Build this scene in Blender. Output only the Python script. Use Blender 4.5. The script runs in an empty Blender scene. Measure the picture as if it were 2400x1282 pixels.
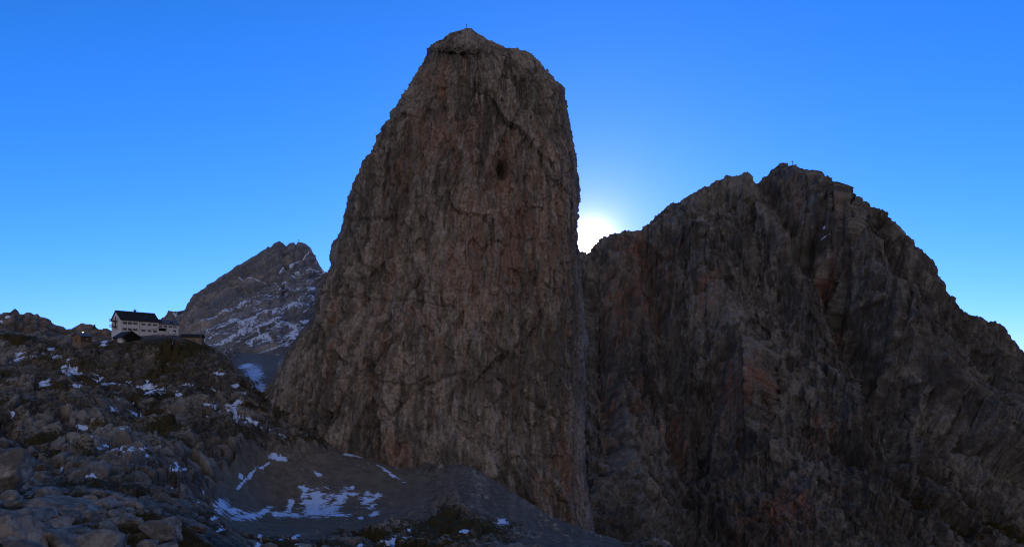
import bpy, bmesh, math, random
import numpy as np
from mathutils import Vector, Matrix

# ------------------------------------------------------------------ camera, sky, sun, exposure
sc = bpy.context.scene
col = sc.collection
F = 1600.0          # focal length in photo pixels (2400 wide)
HY = 908.0          # photo row of the horizon
cam_d = bpy.data.cameras.new("camera")
cam_d.sensor_width = 36.0
cam_d.lens = 36.0 * F / 2400.0
cam_d.shift_y = (HY - 641.0) / 2400.0
cam_d.clip_start = 0.1
cam_d.clip_end = 80000
cam = bpy.data.objects.new("camera", cam_d)
cam.rotation_euler = (math.radians(90), 0, 0)
col.objects.link(cam)
sc.camera = cam

SUN_PX, SUN_PY = 1384.0, 575.0
sd = Vector(((SUN_PX - 1200) / F, 1.0, (HY - SUN_PY) / F)).normalized()
SUN_EL = math.asin(sd.z)
SUN_AZ = math.atan2(sd.x, sd.y)

sc.view_settings.view_transform = 'Standard'
sc.view_settings.look = 'None'
sc.view_settings.exposure = 0.0
sc.view_settings.gamma = 1.0
sc.view_settings.use_curve_mapping = False

w = bpy.data.worlds.new("World")
sc.world = w
w.use_nodes = True
nt = w.node_tree
for n in list(nt.nodes):
    nt.nodes.remove(n)
def N(tree, typ, **kw):
    n = tree.nodes.new(typ)
    for k, v in kw.items():
        setattr(n, k, v)
    return n
sky = N(nt, 'ShaderNodeTexSky', sky_type='NISHITA')
sky.sun_disc = False
sky.sun_elevation = SUN_EL
sky.sun_rotation = SUN_AZ
sky.altitude = 2150
sky.air_density = 1.0
sky.dust_density = 0.25
sky.ozone_density = 2.0
gam = N(nt, 'ShaderNodeGamma')
gam.inputs[1].default_value = 1.35
nt.links.new(sky.outputs[0], gam.inputs[0])
tint = N(nt, 'ShaderNodeMix', data_type='RGBA', blend_type='MULTIPLY')
tint.inputs[0].default_value = 1.0
tint.inputs[7].default_value = (0.50, 0.80, 1.20, 1)
nt.links.new(gam.outputs[0], tint.inputs[6])
# anti-solar half of the sky, made pale and bright to fill the shaded cliffs
tc = N(nt, 'ShaderNodeTexCoord')
sep = N(nt, 'ShaderNodeSeparateXYZ')
nt.links.new(tc.outputs['Generated'], sep.inputs[0])
mr = N(nt, 'ShaderNodeMapRange', interpolation_type='SMOOTHSTEP')
mr.inputs[1].default_value = 0.20
mr.inputs[2].default_value = -0.60
zz = N(nt, 'ShaderNodeMath', operation='MULTIPLY_ADD')
zz.inputs[1].default_value = 0.60
nt.links.new(sep.outputs['Z'], zz.inputs[0]); nt.links.new(sep.outputs['Y'], zz.inputs[2])
nt.links.new(zz.outputs[0], mr.inputs[0])
# grade of the blue: deeper overhead, paler towards the horizon
sc3 = N(nt, 'ShaderNodeSeparateColor'); cc3 = N(nt, 'ShaderNodeCombineColor')
nt.links.new(tint.outputs[2], sc3.inputs[0])
for k_, (e_, g_) in enumerate(((1.25, .72), (.76, .612), (1.0, 1.0))):
    a_ = N(nt, 'ShaderNodeMath', operation='MULTIPLY'); a_.inputs[1].default_value = .13
    b_ = N(nt, 'ShaderNodeMath', operation='POWER'); b_.inputs[1].default_value = e_
    c_ = N(nt, 'ShaderNodeMath', operation='MULTIPLY'); c_.inputs[1].default_value = g_ / .13
    nt.links.new(sc3.outputs[k_], a_.inputs[0]); nt.links.new(a_.outputs[0], b_.inputs[0]); nt.links.new(b_.outputs[0], c_.inputs[0])
    nt.links.new(c_.outputs[0], cc3.inputs[k_])
mx = N(nt, 'ShaderNodeMix', data_type='RGBA')
mx.inputs[7].default_value = (5.1, 4.6, 4.6, 1)
nt.links.new(mr.outputs[0], mx.inputs[0])
nt.links.new(cc3.outputs[0], mx.inputs[6])
# aureole and disc of the sun
vd = N(nt, 'ShaderNodeVectorMath', operation='DOT_PRODUCT')
vn = N(nt, 'ShaderNodeVectorMath', operation='NORMALIZE')
nt.links.new(tc.outputs['Generated'], vn.inputs[0])
nt.links.new(vn.outputs[0], vd.inputs[0])
vd.inputs[1].default_value = sd
ac = N(nt, 'ShaderNodeMath', operation='ARCCOSINE')
nt.links.new(vd.outputs['Value'], ac.inputs[0])
def glow(width, power, amp, colr):
    a = N(nt, 'ShaderNodeMath', operation='DIVIDE'); a.inputs[1].default_value = width
    nt.links.new(ac.outputs[0], a.inputs[0])
    b = N(nt, 'ShaderNodeMath', operation='POWER'); b.inputs[1].default_value = power
    nt.links.new(a.outputs[0], b.inputs[0])
    c = N(nt, 'ShaderNodeMath', operation='ADD'); c.inputs[1].default_value = 1.0
    nt.links.new(b.outputs[0], c.inputs[0])
    d = N(nt, 'ShaderNodeMath', operation='DIVIDE'); d.inputs[0].default_value = amp
    nt.links.new(c.outputs[0], d.inputs[1])
    e = N(nt, 'ShaderNodeVectorMath', operation='SCALE'); e.inputs[0].default_value = colr
    nt.links.new(d.outputs[0], e.inputs['Scale'])
    return e
g1 = glow(math.radians(.62), 2.8, 150.0, (1.0, .80, .52))
g2 = glow(math.radians(3.6), 2.2, 2.0, (1.0, 0.75, 0.9))
ad = N(nt, 'ShaderNodeVectorMath', operation='ADD')
nt.links.new(g1.outputs[0], ad.inputs[0]); nt.links.new(g2.outputs[0], ad.inputs[1])
ad2 = N(nt, 'ShaderNodeVectorMath', operation='ADD')
nt.links.new(mx.outputs[2], ad2.inputs[0]); nt.links.new(ad.outputs[0], ad2.inputs[1])
bg = N(nt, 'ShaderNodeBackground')
bg.inputs[1].default_value = 0.13
nt.links.new(ad2.outputs[0], bg.inputs[0])
wo = N(nt, 'ShaderNodeOutputWorld')
nt.links.new(bg.outputs[0], wo.inputs[0])

sl = bpy.data.lights.new("sun", 'SUN')
sl.energy = 3.0
sl.angle = math.radians(0.5)
sl.color = (1.0, 0.86, 0.66)
slo = bpy.data.objects.new("sun", sl)
slo.rotation_euler = (-sd).to_track_quat('-Z', 'Y').to_euler()
col.objects.link(slo)
sc.cycles.use_denoising = True
sc.cycles.filter_width = 1.1
sc.cycles.max_bounces = 5
sc.cycles.diffuse_bounces = 3
sc.cycles.sample_clamp_indirect = 4.0

# ------------------------------------------------------------------ numpy noise
def _hash(ix, iy, iz, seed):
    h = (ix.astype(np.uint32) * np.uint32(374761393) + iy.astype(np.uint32) * np.uint32(668265263)
         + iz.astype(np.uint32) * np.uint32(2147483647) + np.uint32((seed * 974634777) & 0xffffffff))
    h = (h ^ (h >> np.uint32(13))) * np.uint32(1274126177)
    h = (h ^ (h >> np.uint32(15))) * np.uint32(2246822519)
    return h ^ (h >> np.uint32(16))
_G = np.array([[1,1,0],[-1,1,0],[1,-1,0],[-1,-1,0],[1,0,1],[-1,0,1],[1,0,-1],[-1,0,-1],[0,1,1],[0,-1,1],[0,1,-1],[0,-1,-1],
               [1,1,0],[-1,1,0],[0,-1,1],[0,-1,-1]], dtype=np.float32)
def perlin(P, seed=0):
    P = np.asarray(P, dtype=np.float32)
    f = np.floor(P); t = P - f
    i = f.astype(np.int64)
    u = t * t * t * (t * (t * 6 - 15) + 10)
    out = np.zeros(P.shape[:-1], np.float32)
    for dx in (0, 1):
        wx = u[..., 0] if dx else 1 - u[..., 0]
        for dy in (0, 1):
            wy = u[..., 1] if dy else 1 - u[..., 1]
            for dz in (0, 1):
                wz = u[..., 2] if dz else 1 - u[..., 2]
                g = _G[_hash(i[..., 0] + dx, i[..., 1] + dy, i[..., 2] + dz, seed) & np.uint32(15)]
                out += wx * wy * wz * (g[..., 0] * (t[..., 0] - dx) + g[..., 1] * (t[..., 1] - dy) + g[..., 2] * (t[..., 2] - dz))
    return out
def fbm(P, size, octv=4, seed=0, gain=.5, ridged=False):
    P = np.asarray(P, np.float32) / np.asarray(size, np.float32)
    a, s, out = 1.0, 0.0, 0
    for k in range(octv):
        n = perlin(P * (2.03 ** k) + 17.3 * k, seed + k)
        if ridged:
            n = 0.5 - 2 * np.abs(n)
        out = out + a * n
        a *= gain
    return out
def cells(P, size, seed=0, tilt=.6, warp=.16):
    """blocky facets: every cell has its own offset and tilt; returns (facet, crack) with crack 1 at joints"""
    P = np.asarray(P, np.float32)
    q = P / np.asarray(size, np.float32)
    q = q + warp * np.stack([perlin(q * 1.3 + 5, seed + 91), perlin(q * 1.3 + 31, seed + 92), perlin(q * 1.3 + 57, seed + 93)], -1)
    f = np.floor(q).astype(np.int64)
    shp = q.shape[:-1]
    d1 = np.full(shp, 9e9, np.float32); d2 = np.full(shp, 9e9, np.float32)
    off = np.zeros(shp, np.float32)
    for dx in (-1, 0, 1):
        for dy in (-1, 0, 1):
            for dz in (-1, 0, 1):
                ix, iy, iz = f[..., 0] + dx, f[..., 1] + dy, f[..., 2] + dz
                h = _hash(ix, iy, iz, seed)
                jx = (h & np.uint32(1023)).astype(np.float32) / 1023
                jy = ((h >> np.uint32(10)) & np.uint32(1023)).astype(np.float32) / 1023
                jz = ((h >> np.uint32(20)) & np.uint32(1023)).astype(np.float32) / 1023
                vx, vy, vz = q[..., 0] - ix - jx, q[..., 1] - iy - jy, q[..., 2] - iz - jz
                d = vx * vx + vy * vy + vz * vz
                h2 = (h * np.uint32(2654435761)) >> np.uint32(8)
                a = (h2 & np.uint32(255)).astype(np.float32) / 127.5 - 1
                b = ((h2 >> np.uint32(8)) & np.uint32(255)).astype(np.float32) / 127.5 - 1
                c = ((h2 >> np.uint32(16)) & np.uint32(255)).astype(np.float32) / 127.5 - 1
                val = a * .5 + tilt * (b * vx + c * vz + a * vy)
                near = d < d1
                d2 = np.where(near, d1, np.minimum(d2, d))
                off = np.where(near, val, off)
                d1 = np.where(near, d, d1)
    crack = 1 - np.clip((np.sqrt(d2) - np.sqrt(d1)) / .14, 0, 1)
    return off, crack
def sstep(a, b, x):
    t = np.clip((x - a) / (b - a), 0, 1)
    return t * t * (3 - 2 * t)
def gblur(A, s, axis):
    if s <= 0: return A
    r = int(3 * s) + 1
    k = np.exp(-.5 * (np.arange(-r, r + 1) / s) ** 2); k /= k.sum()
    pad = [(0, 0)] * A.ndim; pad[axis] = (r, r)
    B = np.pad(A, pad, mode='edge')
    return np.apply_along_axis(lambda v: np.convolve(v, k, 'valid'), axis, B)
def seg_dist(px, py, pts):
    """distance in photo pixels to a polyline, used to lay out real grooves and ribs on the faces"""
    best = np.full(px.shape, 1e9)
    for (ax, ay), (bx, by) in zip(pts[:-1], pts[1:]):
        vx, vy = bx - ax, by - ay
        t = np.clip(((px - ax) * vx + (py - ay) * vy) / (vx * vx + vy * vy), 0, 1)
        best = np.minimum(best, np.hypot(px - ax - t * vx, py - ay - t * vy))
    return best
def blob(px, py, cx, cy, rx, ry, ang=0.0):
    c, s = math.cos(math.radians(ang)), math.sin(math.radians(ang))
    dx, dy = px - cx, py - cy
    u, v = (dx * c + dy * s) / rx, (-dx * s + dy * c) / ry
    return np.clip(1.0 - np.sqrt(u * u + v * v), -1, 1)     # 1 centre, 0 rim, negative outside

def streaks(shape, count, seed, lmin, lmax, wmax, weight=None, down=1):
    """water streaks: each starts at a ledge or crack and runs down the face with a tapering end"""
    r0 = np.random.RandomState(seed); A = np.zeros(shape, np.float32); R_, C_ = shape
    k = 0
    while k < count:
        r, c = r0.randint(0, R_), r0.randint(4, C_ - 4)
        if weight is not None and r0.rand() > weight[r, c]: 
            k += .2; continue
        k += 1
        L_ = int(math.exp(r0.uniform(math.log(lmin), math.log(lmax)))); w_ = r0.uniform(.6, wmax) * r0.uniform(.4, 1); a = r0.uniform(.35, 1)
        rws = r + down * np.arange(L_); ok = (rws >= 0) & (rws < R_); rws = rws[ok]
        if len(rws) < 4: continue
        t = np.arange(len(rws)) / L_
        walk = np.cumsum(r0.normal(size=len(rws)) * .10)
        hw = int(2 * w_) + 2; offs = np.arange(-hw, hw + 1)
        cc_ = c + walk
        ci = np.clip(np.round(cc_).astype(int)[:, None] + offs, 0, C_ - 1)
        prof = np.exp(-((ci - cc_[:, None]) / w_) ** 4) * (a * (1 - t) ** .6 * np.minimum(1, t * 12 + .3))[:, None]
        A[rws[:, None], ci] = np.maximum(A[rws[:, None], ci], prof)
    return A
def grid_mesh(name, V, wrap=False, attrs=None, flip=False):
    nr, nc = V.shape[:2]
    me = bpy.data.meshes.new(name)
    idx = np.arange(nr * nc).reshape(nr, nc)
    if wrap:
        idx = np.concatenate([idx, idx[:, :1]], 1)
    a, b, c, d = idx[:-1, :-1], idx[:-1, 1:], idx[1:, 1:], idx[1:, :-1]
    quads = np.stack([a, b, c, d] if not flip else [a, d, c, b], -1).reshape(-1, 4)
    me.vertices.add(nr * nc)
    me.vertices.foreach_set('co', V.reshape(-1).astype(np.float32))
    me.loops.add(quads.size)
    me.loops.foreach_set('vertex_index', quads.reshape(-1).astype(np.int32))
    me.polygons.add(len(quads))
    me.polygons.foreach_set('loop_start', np.arange(0, quads.size, 4, dtype=np.int32))
    me.update(calc_edges=True)
    me.polygons.foreach_set('use_smooth', np.ones(len(quads), dtype=bool))
    for k, A in (attrs or {}).items():
        at = me.attributes.new(k, 'FLOAT', 'POINT')
        at.data.foreach_set('value', A.reshape(-1).astype(np.float32))
    o = bpy.data.objects.new(name, me)
    col.objects.link(o)
    return o
def normals(V, wrap=False):
    if wrap:
        du = np.roll(V, -1, 1) - np.roll(V, 1, 1)
    else:
        du = np.gradient(V, axis=1)
    dv = np.gradient(V, axis=0)
    n = np.cross(du, dv)
    n /= np.maximum(np.linalg.norm(n, axis=-1, keepdims=True), 1e-9)
    return n
def unproj(px, py, Y):
    return np.stack([(px - 1200) / F * Y, Y, (HY - py) / F * Y], -1)

def tag(o, label=None, cat=None, group=None, kind=None):
    if label: o['label'] = label
    if cat: o['category'] = cat
    if group: o['group'] = group
    if kind: o['kind'] = kind
    return o

# ------------------------------------------------------------------ materials
def new_mat(name):
    m = bpy.data.materials.new(name)
    m.use_nodes = True
    t = m.node_tree
    for n in list(t.nodes): t.nodes.remove(n)
    out = N(t, 'ShaderNodeOutputMaterial')
    b = N(t, 'ShaderNodeBsdfPrincipled')
    t.links.new(b.outputs[0], out.inputs[0])
    b.inputs['Roughness'].default_value = .9
    b.inputs['Specular IOR Level'].default_value = .15
    return m, t, b
class NB:
    def __init__(s, t): s.t = t
    def pos(s):
        return N(s.t, 'ShaderNodeNewGeometry').outputs['Position']
    def mapping(s, v, scale, rot=(0, 0, 0)):
        if any(rot):
            r = N(s.t, 'ShaderNodeMapping'); r.inputs['Rotation'].default_value = rot
            s.t.links.new(v, r.inputs[0]); v = r.outputs[0]
        m = N(s.t, 'ShaderNodeMapping'); m.inputs['Scale'].default_value = scale
        s.t.links.new(v, m.inputs[0]); return m.outputs[0]
    def noise(s, v, scale=1, detail=5, rough=.55, dist=0):
        n = N(s.t, 'ShaderNodeTexNoise'); n.inputs['Scale'].default_value = scale
        n.inputs['Detail'].default_value = detail; n.inputs['Roughness'].default_value = rough; n.inputs['Distortion'].default_value = dist
        s.t.links.new(v, n.inputs['Vector']); return n.outputs['Fac']
    def voro(s, v, scale=1, feature='DISTANCE_TO_EDGE'):
        n = N(s.t, 'ShaderNodeTexVoronoi', feature=feature); n.inputs['Scale'].default_value = scale
        s.t.links.new(v, n.inputs['Vector']); return n.outputs[0]
    def rng(s, v, a, b, c=0., d=1., smooth=True):
        n = N(s.t, 'ShaderNodeMapRange', interpolation_type='SMOOTHSTEP' if smooth else 'LINEAR')
        for i, x in zip((1, 2, 3, 4), (a, b, c, d)): n.inputs[i].default_value = x
        s.t.links.new(v, n.inputs[0]); return n.outputs[0]
    def math(s, op, a, b=None, clamp=False):
        n = N(s.t, 'ShaderNodeMath', operation=op, use_clamp=clamp)
        for i, x in enumerate((a, b)):
            if x is None: continue
            if isinstance(x, (int, float)): n.inputs[i].default_value = x
            else: s.t.links.new(x, n.inputs[i])
        return n.outputs[0]
    def mix(s, f, a, b, mode='MIX'):
        n = N(s.t, 'ShaderNodeMix', data_type='RGBA', blend_type=mode)
        for i, x in ((0, f), (6, a), (7, b)):
            if isinstance(x, (int, float)): n.inputs[i].default_value = x
            elif isinstance(x, tuple): n.inputs[i].default_value = (*x, 1)
            else: s.t.links.new(x, n.inputs[i])
        return n.outputs[2]
    def attr(s, name):
        n = N(s.t, 'ShaderNodeAttribute', attribute_name=name); return n.outputs['Fac']
    def bump(s, h, dist, strength, b, prev=None):
        n = N(s.t, 'ShaderNodeBump'); n.inputs['Distance'].default_value = dist; n.inputs['Strength'].default_value = strength
        s.t.links.new(h, n.inputs['Height'])
        if prev: s.t.links.new(prev, n.inputs['Normal'])
        s.t.links.new(n.outputs[0], b.inputs['Normal']); return n.outputs[0]

def rock_mat(name, light=(.42, .345, .29), dark=(.135, .115, .10), red=(.34, .175, .105), pale=(.46, .37, .30),
             streak=(.22, .22, .03), fine=1.0, rot=(0, 0, 0), base_red=0.30, snow_scale=.30, bump_d=1.3):
    m, t, b = new_mat(name); q = NB(t)
    P = q.pos()
    st = q.mapping(P, streak, rot)
    n1 = q.noise(st, 1, 7, .62, .4)
    n2 = q.noise(q.mapping(P, tuple(4 * x for x in streak), rot), 1, 5, .6)
    big = q.noise(P, .018, 5, .6)
    c = q.mix(q.rng(n1, .42, .58), dark, light)
    c = q.mix(q.rng(big, .4, .62, 0, .55), c, tuple(x * .62 for x in light))
    c = q.mix(q.rng(n2, .60, .74, 0, .30), c, pale)
    c = q.mix(q.rng(q.noise(q.mapping(P, tuple(1.7 * x for x in streak), rot), 1.0, 4, .6), .52, .66, 0, .8), c, tuple(x * .8 for x in dark))
    # slab tones follow the relief: proud facets paler, sunk ones darker, as painted shading
    tn = q.attr('tone')
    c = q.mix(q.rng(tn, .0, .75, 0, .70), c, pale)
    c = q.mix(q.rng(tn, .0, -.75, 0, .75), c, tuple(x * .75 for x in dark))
    c = q.mix(q.math('MULTIPLY', q.attr('wash'), .80), c, tuple(x * .55 for x in dark))
    c = q.mix(q.math('MULTIPLY', q.attr('palestreak'), .60), c, pale)
    # iron staining in long streaks, with reddish sun flare painted in on the tower
    rn = q.noise(q.mapping(P, tuple(.8 * x for x in streak), rot), 1, 6, .65, .6)
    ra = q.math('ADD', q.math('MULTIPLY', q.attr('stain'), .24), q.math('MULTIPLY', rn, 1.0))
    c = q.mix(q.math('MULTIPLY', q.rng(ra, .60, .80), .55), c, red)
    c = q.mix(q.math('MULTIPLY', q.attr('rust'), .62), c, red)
    c = q.mix(q.math('MULTIPLY', q.attr('pale'), q.rng(n2, .35, .6)), c, pale)
    c = q.mix(q.math('MULTIPLY', q.attr('crack'), .7), c, tuple(x * .35 for x in dark))
    # speckle
    sp = q.noise(P, .9 * fine, 6, .7)
    c = q.mix(q.rng(sp, .36, .58, .50, 0), c, tuple(x * .5 for x in dark))
    # loose scree: one even gravel colour
    c = q.mix(q.math('MULTIPLY', q.attr('scree'), .86), c, q.mix(q.rng(q.noise(P, .22, 9, .74), .25, .75), (.115, .084, .062), (.225, .170, .126)))
    # turf on ledges; also carries shade painted low on the right mountain
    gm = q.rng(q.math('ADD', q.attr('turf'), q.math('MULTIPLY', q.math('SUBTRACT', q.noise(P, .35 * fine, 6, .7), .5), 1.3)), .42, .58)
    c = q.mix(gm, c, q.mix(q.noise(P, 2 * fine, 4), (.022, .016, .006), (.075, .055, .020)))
    sn = q.rng(q.math('ADD', q.attr('snow'), q.math('MULTIPLY', q.math('SUBTRACT', q.noise(P, snow_scale, 9, .78), .5), 1.9)), .47, .53)
    c = q.mix(sn, c, (.60, .70, .92))
    t.links.new(c, b.inputs['Base Color'])
    h = q.math('ADD', q.noise(P, .8 * fine, 8, .68), q.math('MULTIPLY', n2, .8))
    q.bump(h, bump_d, .9, b)
    return m

def flat_mat(name, colr, var=.25, scale=2.0, rough=.85, bump=.02, stretch=(1, 1, 1), metal=0):
    m, t, b = new_mat(name); q = NB(t)
    P = q.mapping(q.pos(), stretch)
    n = q.noise(P, scale, 5, .6)
    c = q.mix(q.rng(n, .3, .7), tuple(x * (1 - var) for x in colr), tuple(min(1, x * (1 + var * .6)) for x in colr))
    t.links.new(c, b.inputs['Base Color'])
    b.inputs['Roughness'].default_value = rough
    b.inputs['Metallic'].default_value = metal
    q.bump(n, bump, .6, b)
    return m

M_tower = rock_mat("tower limestone")
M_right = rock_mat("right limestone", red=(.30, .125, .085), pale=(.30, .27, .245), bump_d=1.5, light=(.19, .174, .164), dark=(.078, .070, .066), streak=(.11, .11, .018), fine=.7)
M_back = rock_mat("back limestone", bump_d=2.0, light=(.27, .275, .315), dark=(.155, .157, .175), red=(.30, .17, .11), streak=(.012, .012, .11), fine=.5,
                  rot=(0, math.radians(36), 0))
M_ground = rock_mat("ground rock", bump_d=.16, light=(.22, .185, .155), dark=(.06, .05, .042), pale=(.38, .31, .25), streak=(.5, .5, .35), fine=3.0)
M_hill = rock_mat("hill rock", bump_d=.6, light=(.32, .24, .18), dark=(.12, .092, .072), pale=(.32, .25, .2), streak=(.16, .16, .10), fine=1.0)
M_boulder = rock_mat("boulder limestone", bump_d=.06, light=(.315, .27, .235), dark=(.14, .12, .105), red=(.2, .13, .09), pale=(.38, .32, .27), streak=(1.6, 1.6, .8), fine=7.0)

# ------------------------------------------------------------------ the rock tower
left = [(60,1100),(66,1096),(70,1086),(78,1060),(90,1042),(98,1034),(104,1018),(112,1006),(125,1002),(150,994),(165,984),(195,968),(215,963),
        (240,944),(258,935),(285,917),(300,899),(322,893),(345,880),(370,868),(385,852),(410,842),(440,827),(470,816),(490,814),(505,806),
        (530,804),(560,789),(575,778),(600,775),(628,777),(640,766),(655,757),(670,745),(700,738),(740,733),(765,715),(800,690),(830,668),
        (880,645),(940,625),(1000,610),(1100,590),(1300,560),(1500,540)]
right = [(60,1102),(68,1106),(75,1112),(88,1130),(102,1152),(112,1170),(117,1182),(119,1212),(124,1238),(145,1262),(165,1276),(190,1300),(205,1319),
         (225,1322),(260,1328),(300,1333),(340,1340),(375,1348),(420,1350),(460,1352),(500,1350),(540,1352),(600,1356),(700,1362),(800,1368),
         (900,1366),(1000,1368),(1100,1372),(1200,1385),(1300,1400),(1500,1430)]
rows = np.concatenate([np.arange(67, 130, .8), np.arange(130, 1240, 1.7), np.arange(1240, 1500, 10)])
xl = np.interp(rows, *zip(*left)); xr = np.interp(rows, *zip(*right))
nth_f, nth_b = 520, 90
# angles: front from left (pi) to right (0); columns evenly spread in photo x; back closes the ring
cf = -np.cos(np.linspace(0, math.pi, nth_f)) * .35 + np.linspace(-1, 1, nth_f) * .65
thb = np.linspace(0, math.pi, nth_b + 2)[1:-1]
cb = np.cos(thb)
cc = np.concatenate([cf, cb]); front = np.concatenate([np.ones(nth_f), np.zeros(nth_b)])
PXt = (xl + xr)[:, None] / 2 + (xr - xl)[:, None] / 2 * cc[None, :]
PYt = np.repeat(rows[:, None], len(cc), 1)
dome = (1 - np.abs(cc) ** 2.3) ** (1 / 2.3)
tt = sstep(67, 1100, rows)
widthm = (xr - xl) / F * 300
bf = np.minimum(18 + 42 * np.clip((rows - 67) / 1000, 0, 1.4) ** 1.1, widthm * .55 + 1)
bb = np.minimum(60, widthm * .5 + 1)
Yt = 308 - front[None, :] * dome[None, :] * bf[:, None] + (1 - front)[None, :] * dome[None, :] * bb[:, None]
V = unproj(PXt, PYt, Yt)
n = normals(V, True)
if n[300, nth_f // 2, 1] > 0: n = -n
fr = front[None, :] * sstep(0, .35, dome)[None, :]
px, py = PXt, PYt
rim = np.where(front[None, :] > 0, sstep(.05, .75, dome)[None, :], .5) * sstep(75, 170, py)
disp = 5.0 * fbm(V, (38, 38, 70), 2, 11) * rim
disp += 1.8 * (fbm(V, (8, 8, 46), 3, 12, ridged=True) - .2) * rim
disp += 1.0 * fbm(V, (2.6, 2.6, 18), 3, 14) * sstep(90, 260, py) * rim
c1, k1 = cells(V, (16, 16, 26), 21); c2, k2 = cells(V, (5, 5, 13), 22); c3, k3 = cells(V, (2.0, 2.0, 4.6), 23)
disp += 1.9 * c1 * rim + (1.2 * c2 + .4) * (.25 + .75 * rim) + .65 * c3
disp += .8 * fbm(V, (2.4, 2.4, 3.5), 4, 13, .65)
amp = sstep(60, 110, py) * .75 + .25
def groove(pts, wd, dp, wob=10):
    j = wob * fbm(V, (9, 9, 9), 3, 77)
    d = seg_dist(px + j, py + j * .6, pts)
    dp = .7 * dp
    return -dp * np.exp(-(d / wd) ** 2), np.exp(-(d / (wd * .55)) ** 2)
crack = .45 * k1 * sstep(-.2, .3, fbm(V, (30, 30, 30), 2, 5)) + .4 * k2 * sstep(-.2, .4, fbm(V, (20, 20, 20), 2, 6)) + .3 * k3
for pts, wd, dp in [([(1090, 820), (1130, 868), (1200, 905), (1300, 985)], 6, 2.0), ([(1130, 872), (1180, 840), (1215, 800)], 4, 1.4),
                    ([(745, 690), (840, 697), (925, 703), (985, 668)], 5, 1.6), ([(990, 660), (992, 720), (995, 770)], 3, 1.2),
                    ([(940, 800), (880, 850), (820, 905), (770, 975), (720, 1010)], 8, 2.6), ([(925, 700), (1010, 712), (1060, 722)], 3, 1.2),
                    ([(1250, 590), (1255, 700), (1262, 790)], 4, 1.5), ([(1030, 110), (1060, 108), (1090, 130), (1100, 170)], 4, 1.2),
                    ([(1050, 540), (1030, 600), (990, 655)], 4, 1.3), ([(820, 520), (830, 580), (870, 640)], 5, 1.4),
                    ([(1085, 870), (1000, 905), (930, 960), (880, 1010)], 5, 1.6), ([(1110, 200), (1125, 330), (1120, 470)], 5, 1.3),
                    ([(940, 300), (930, 420), (925, 520)], 5, 1.3), ([(1225, 250), (1240, 380), (1232, 520)], 5, 1.2)]:
    g, k = groove(pts, wd, dp)
    disp += g * fr; crack = np.maximum(crack, .65 * k * fr)
cave = np.exp(-(((px - 1178) / 14) ** 2 + ((py - 392) / 23) ** 2) ** 1.6)
cave2 = np.exp(-(((px - 1244) / 12) ** 2 + ((py - 432) / 34) ** 2) ** 1.3)
under = np.exp(-(((px - 880) / 60) ** 2 + ((py - 515) / 9) ** 2) ** 1.2)
disp += -7.5 * cave * fr - 2.5 * cave2 * fr - 2.0 * under * fr
V = V + n * (disp * amp)[..., None]
stain = np.zeros_like(px)  # iron stains; the mid-right patches also paint in the sun's reddish flare
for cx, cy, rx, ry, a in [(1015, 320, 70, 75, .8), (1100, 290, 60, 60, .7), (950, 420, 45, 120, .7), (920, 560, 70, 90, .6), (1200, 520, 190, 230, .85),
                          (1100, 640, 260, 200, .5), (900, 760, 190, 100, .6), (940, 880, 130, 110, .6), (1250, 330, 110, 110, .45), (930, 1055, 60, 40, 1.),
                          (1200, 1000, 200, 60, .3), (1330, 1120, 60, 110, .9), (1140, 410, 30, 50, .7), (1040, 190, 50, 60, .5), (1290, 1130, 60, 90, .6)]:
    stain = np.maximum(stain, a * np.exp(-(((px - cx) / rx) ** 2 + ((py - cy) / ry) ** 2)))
pale = np.maximum(.9 * np.exp(-(((px - 1354) / 9) ** 2 + ((py - 1010) / 45) ** 2)), .5 * np.exp(-(((px - 1020) / 45) ** 2 + ((py - 106) / 5) ** 2)))
ledge = np.clip(crack * 1.6 + .12, .1, 1)
wash = streaks(px.shape, 2600, 301, 10, 190, 3.2, ledge * sstep(.15, .45, fbm(V, (30, 30, 40), 2, 302) + .25))
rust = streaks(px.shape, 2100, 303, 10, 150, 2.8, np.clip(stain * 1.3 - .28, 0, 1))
pst = streaks(px.shape, 1300, 305, 10, 120, 2.4, ledge * np.clip(.25 + stain, 0, 1))
tone = .55 * c1 + .5 * c2 + .35 * c3 + .9 * fbm(V, (45, 45, 60), 3, 306)
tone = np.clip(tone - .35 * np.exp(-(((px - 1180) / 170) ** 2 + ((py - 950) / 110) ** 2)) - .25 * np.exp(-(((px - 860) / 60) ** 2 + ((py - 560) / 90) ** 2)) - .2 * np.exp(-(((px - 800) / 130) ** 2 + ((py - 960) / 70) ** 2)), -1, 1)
turf = .25 * sstep(.3, .7, np.abs(n[..., 2])) + .30 * np.exp(-(((px - 880) / 60) ** 2 + ((py - 700) / 9) ** 2))
snowt = np.zeros_like(px)
o = grid_mesh("rock_tower", V, True, dict(stain=stain, crack=np.clip(crack + .35 * cave, 0, 1), pale=pale, turf=turf, snow=snowt, wash=wash, rust=rust, palestreak=pst, tone=tone))  # cave recess also darkened here, its shade put into the crack colour
o.data.materials.append(M_tower); tag(o, kind='structure')
TOWER = V
tower_top = V[:4].reshape(-1, 3)[np.argmax(V[:4].reshape(-1, 3)[:, 2])]
# close the summit
i = 0

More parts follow.
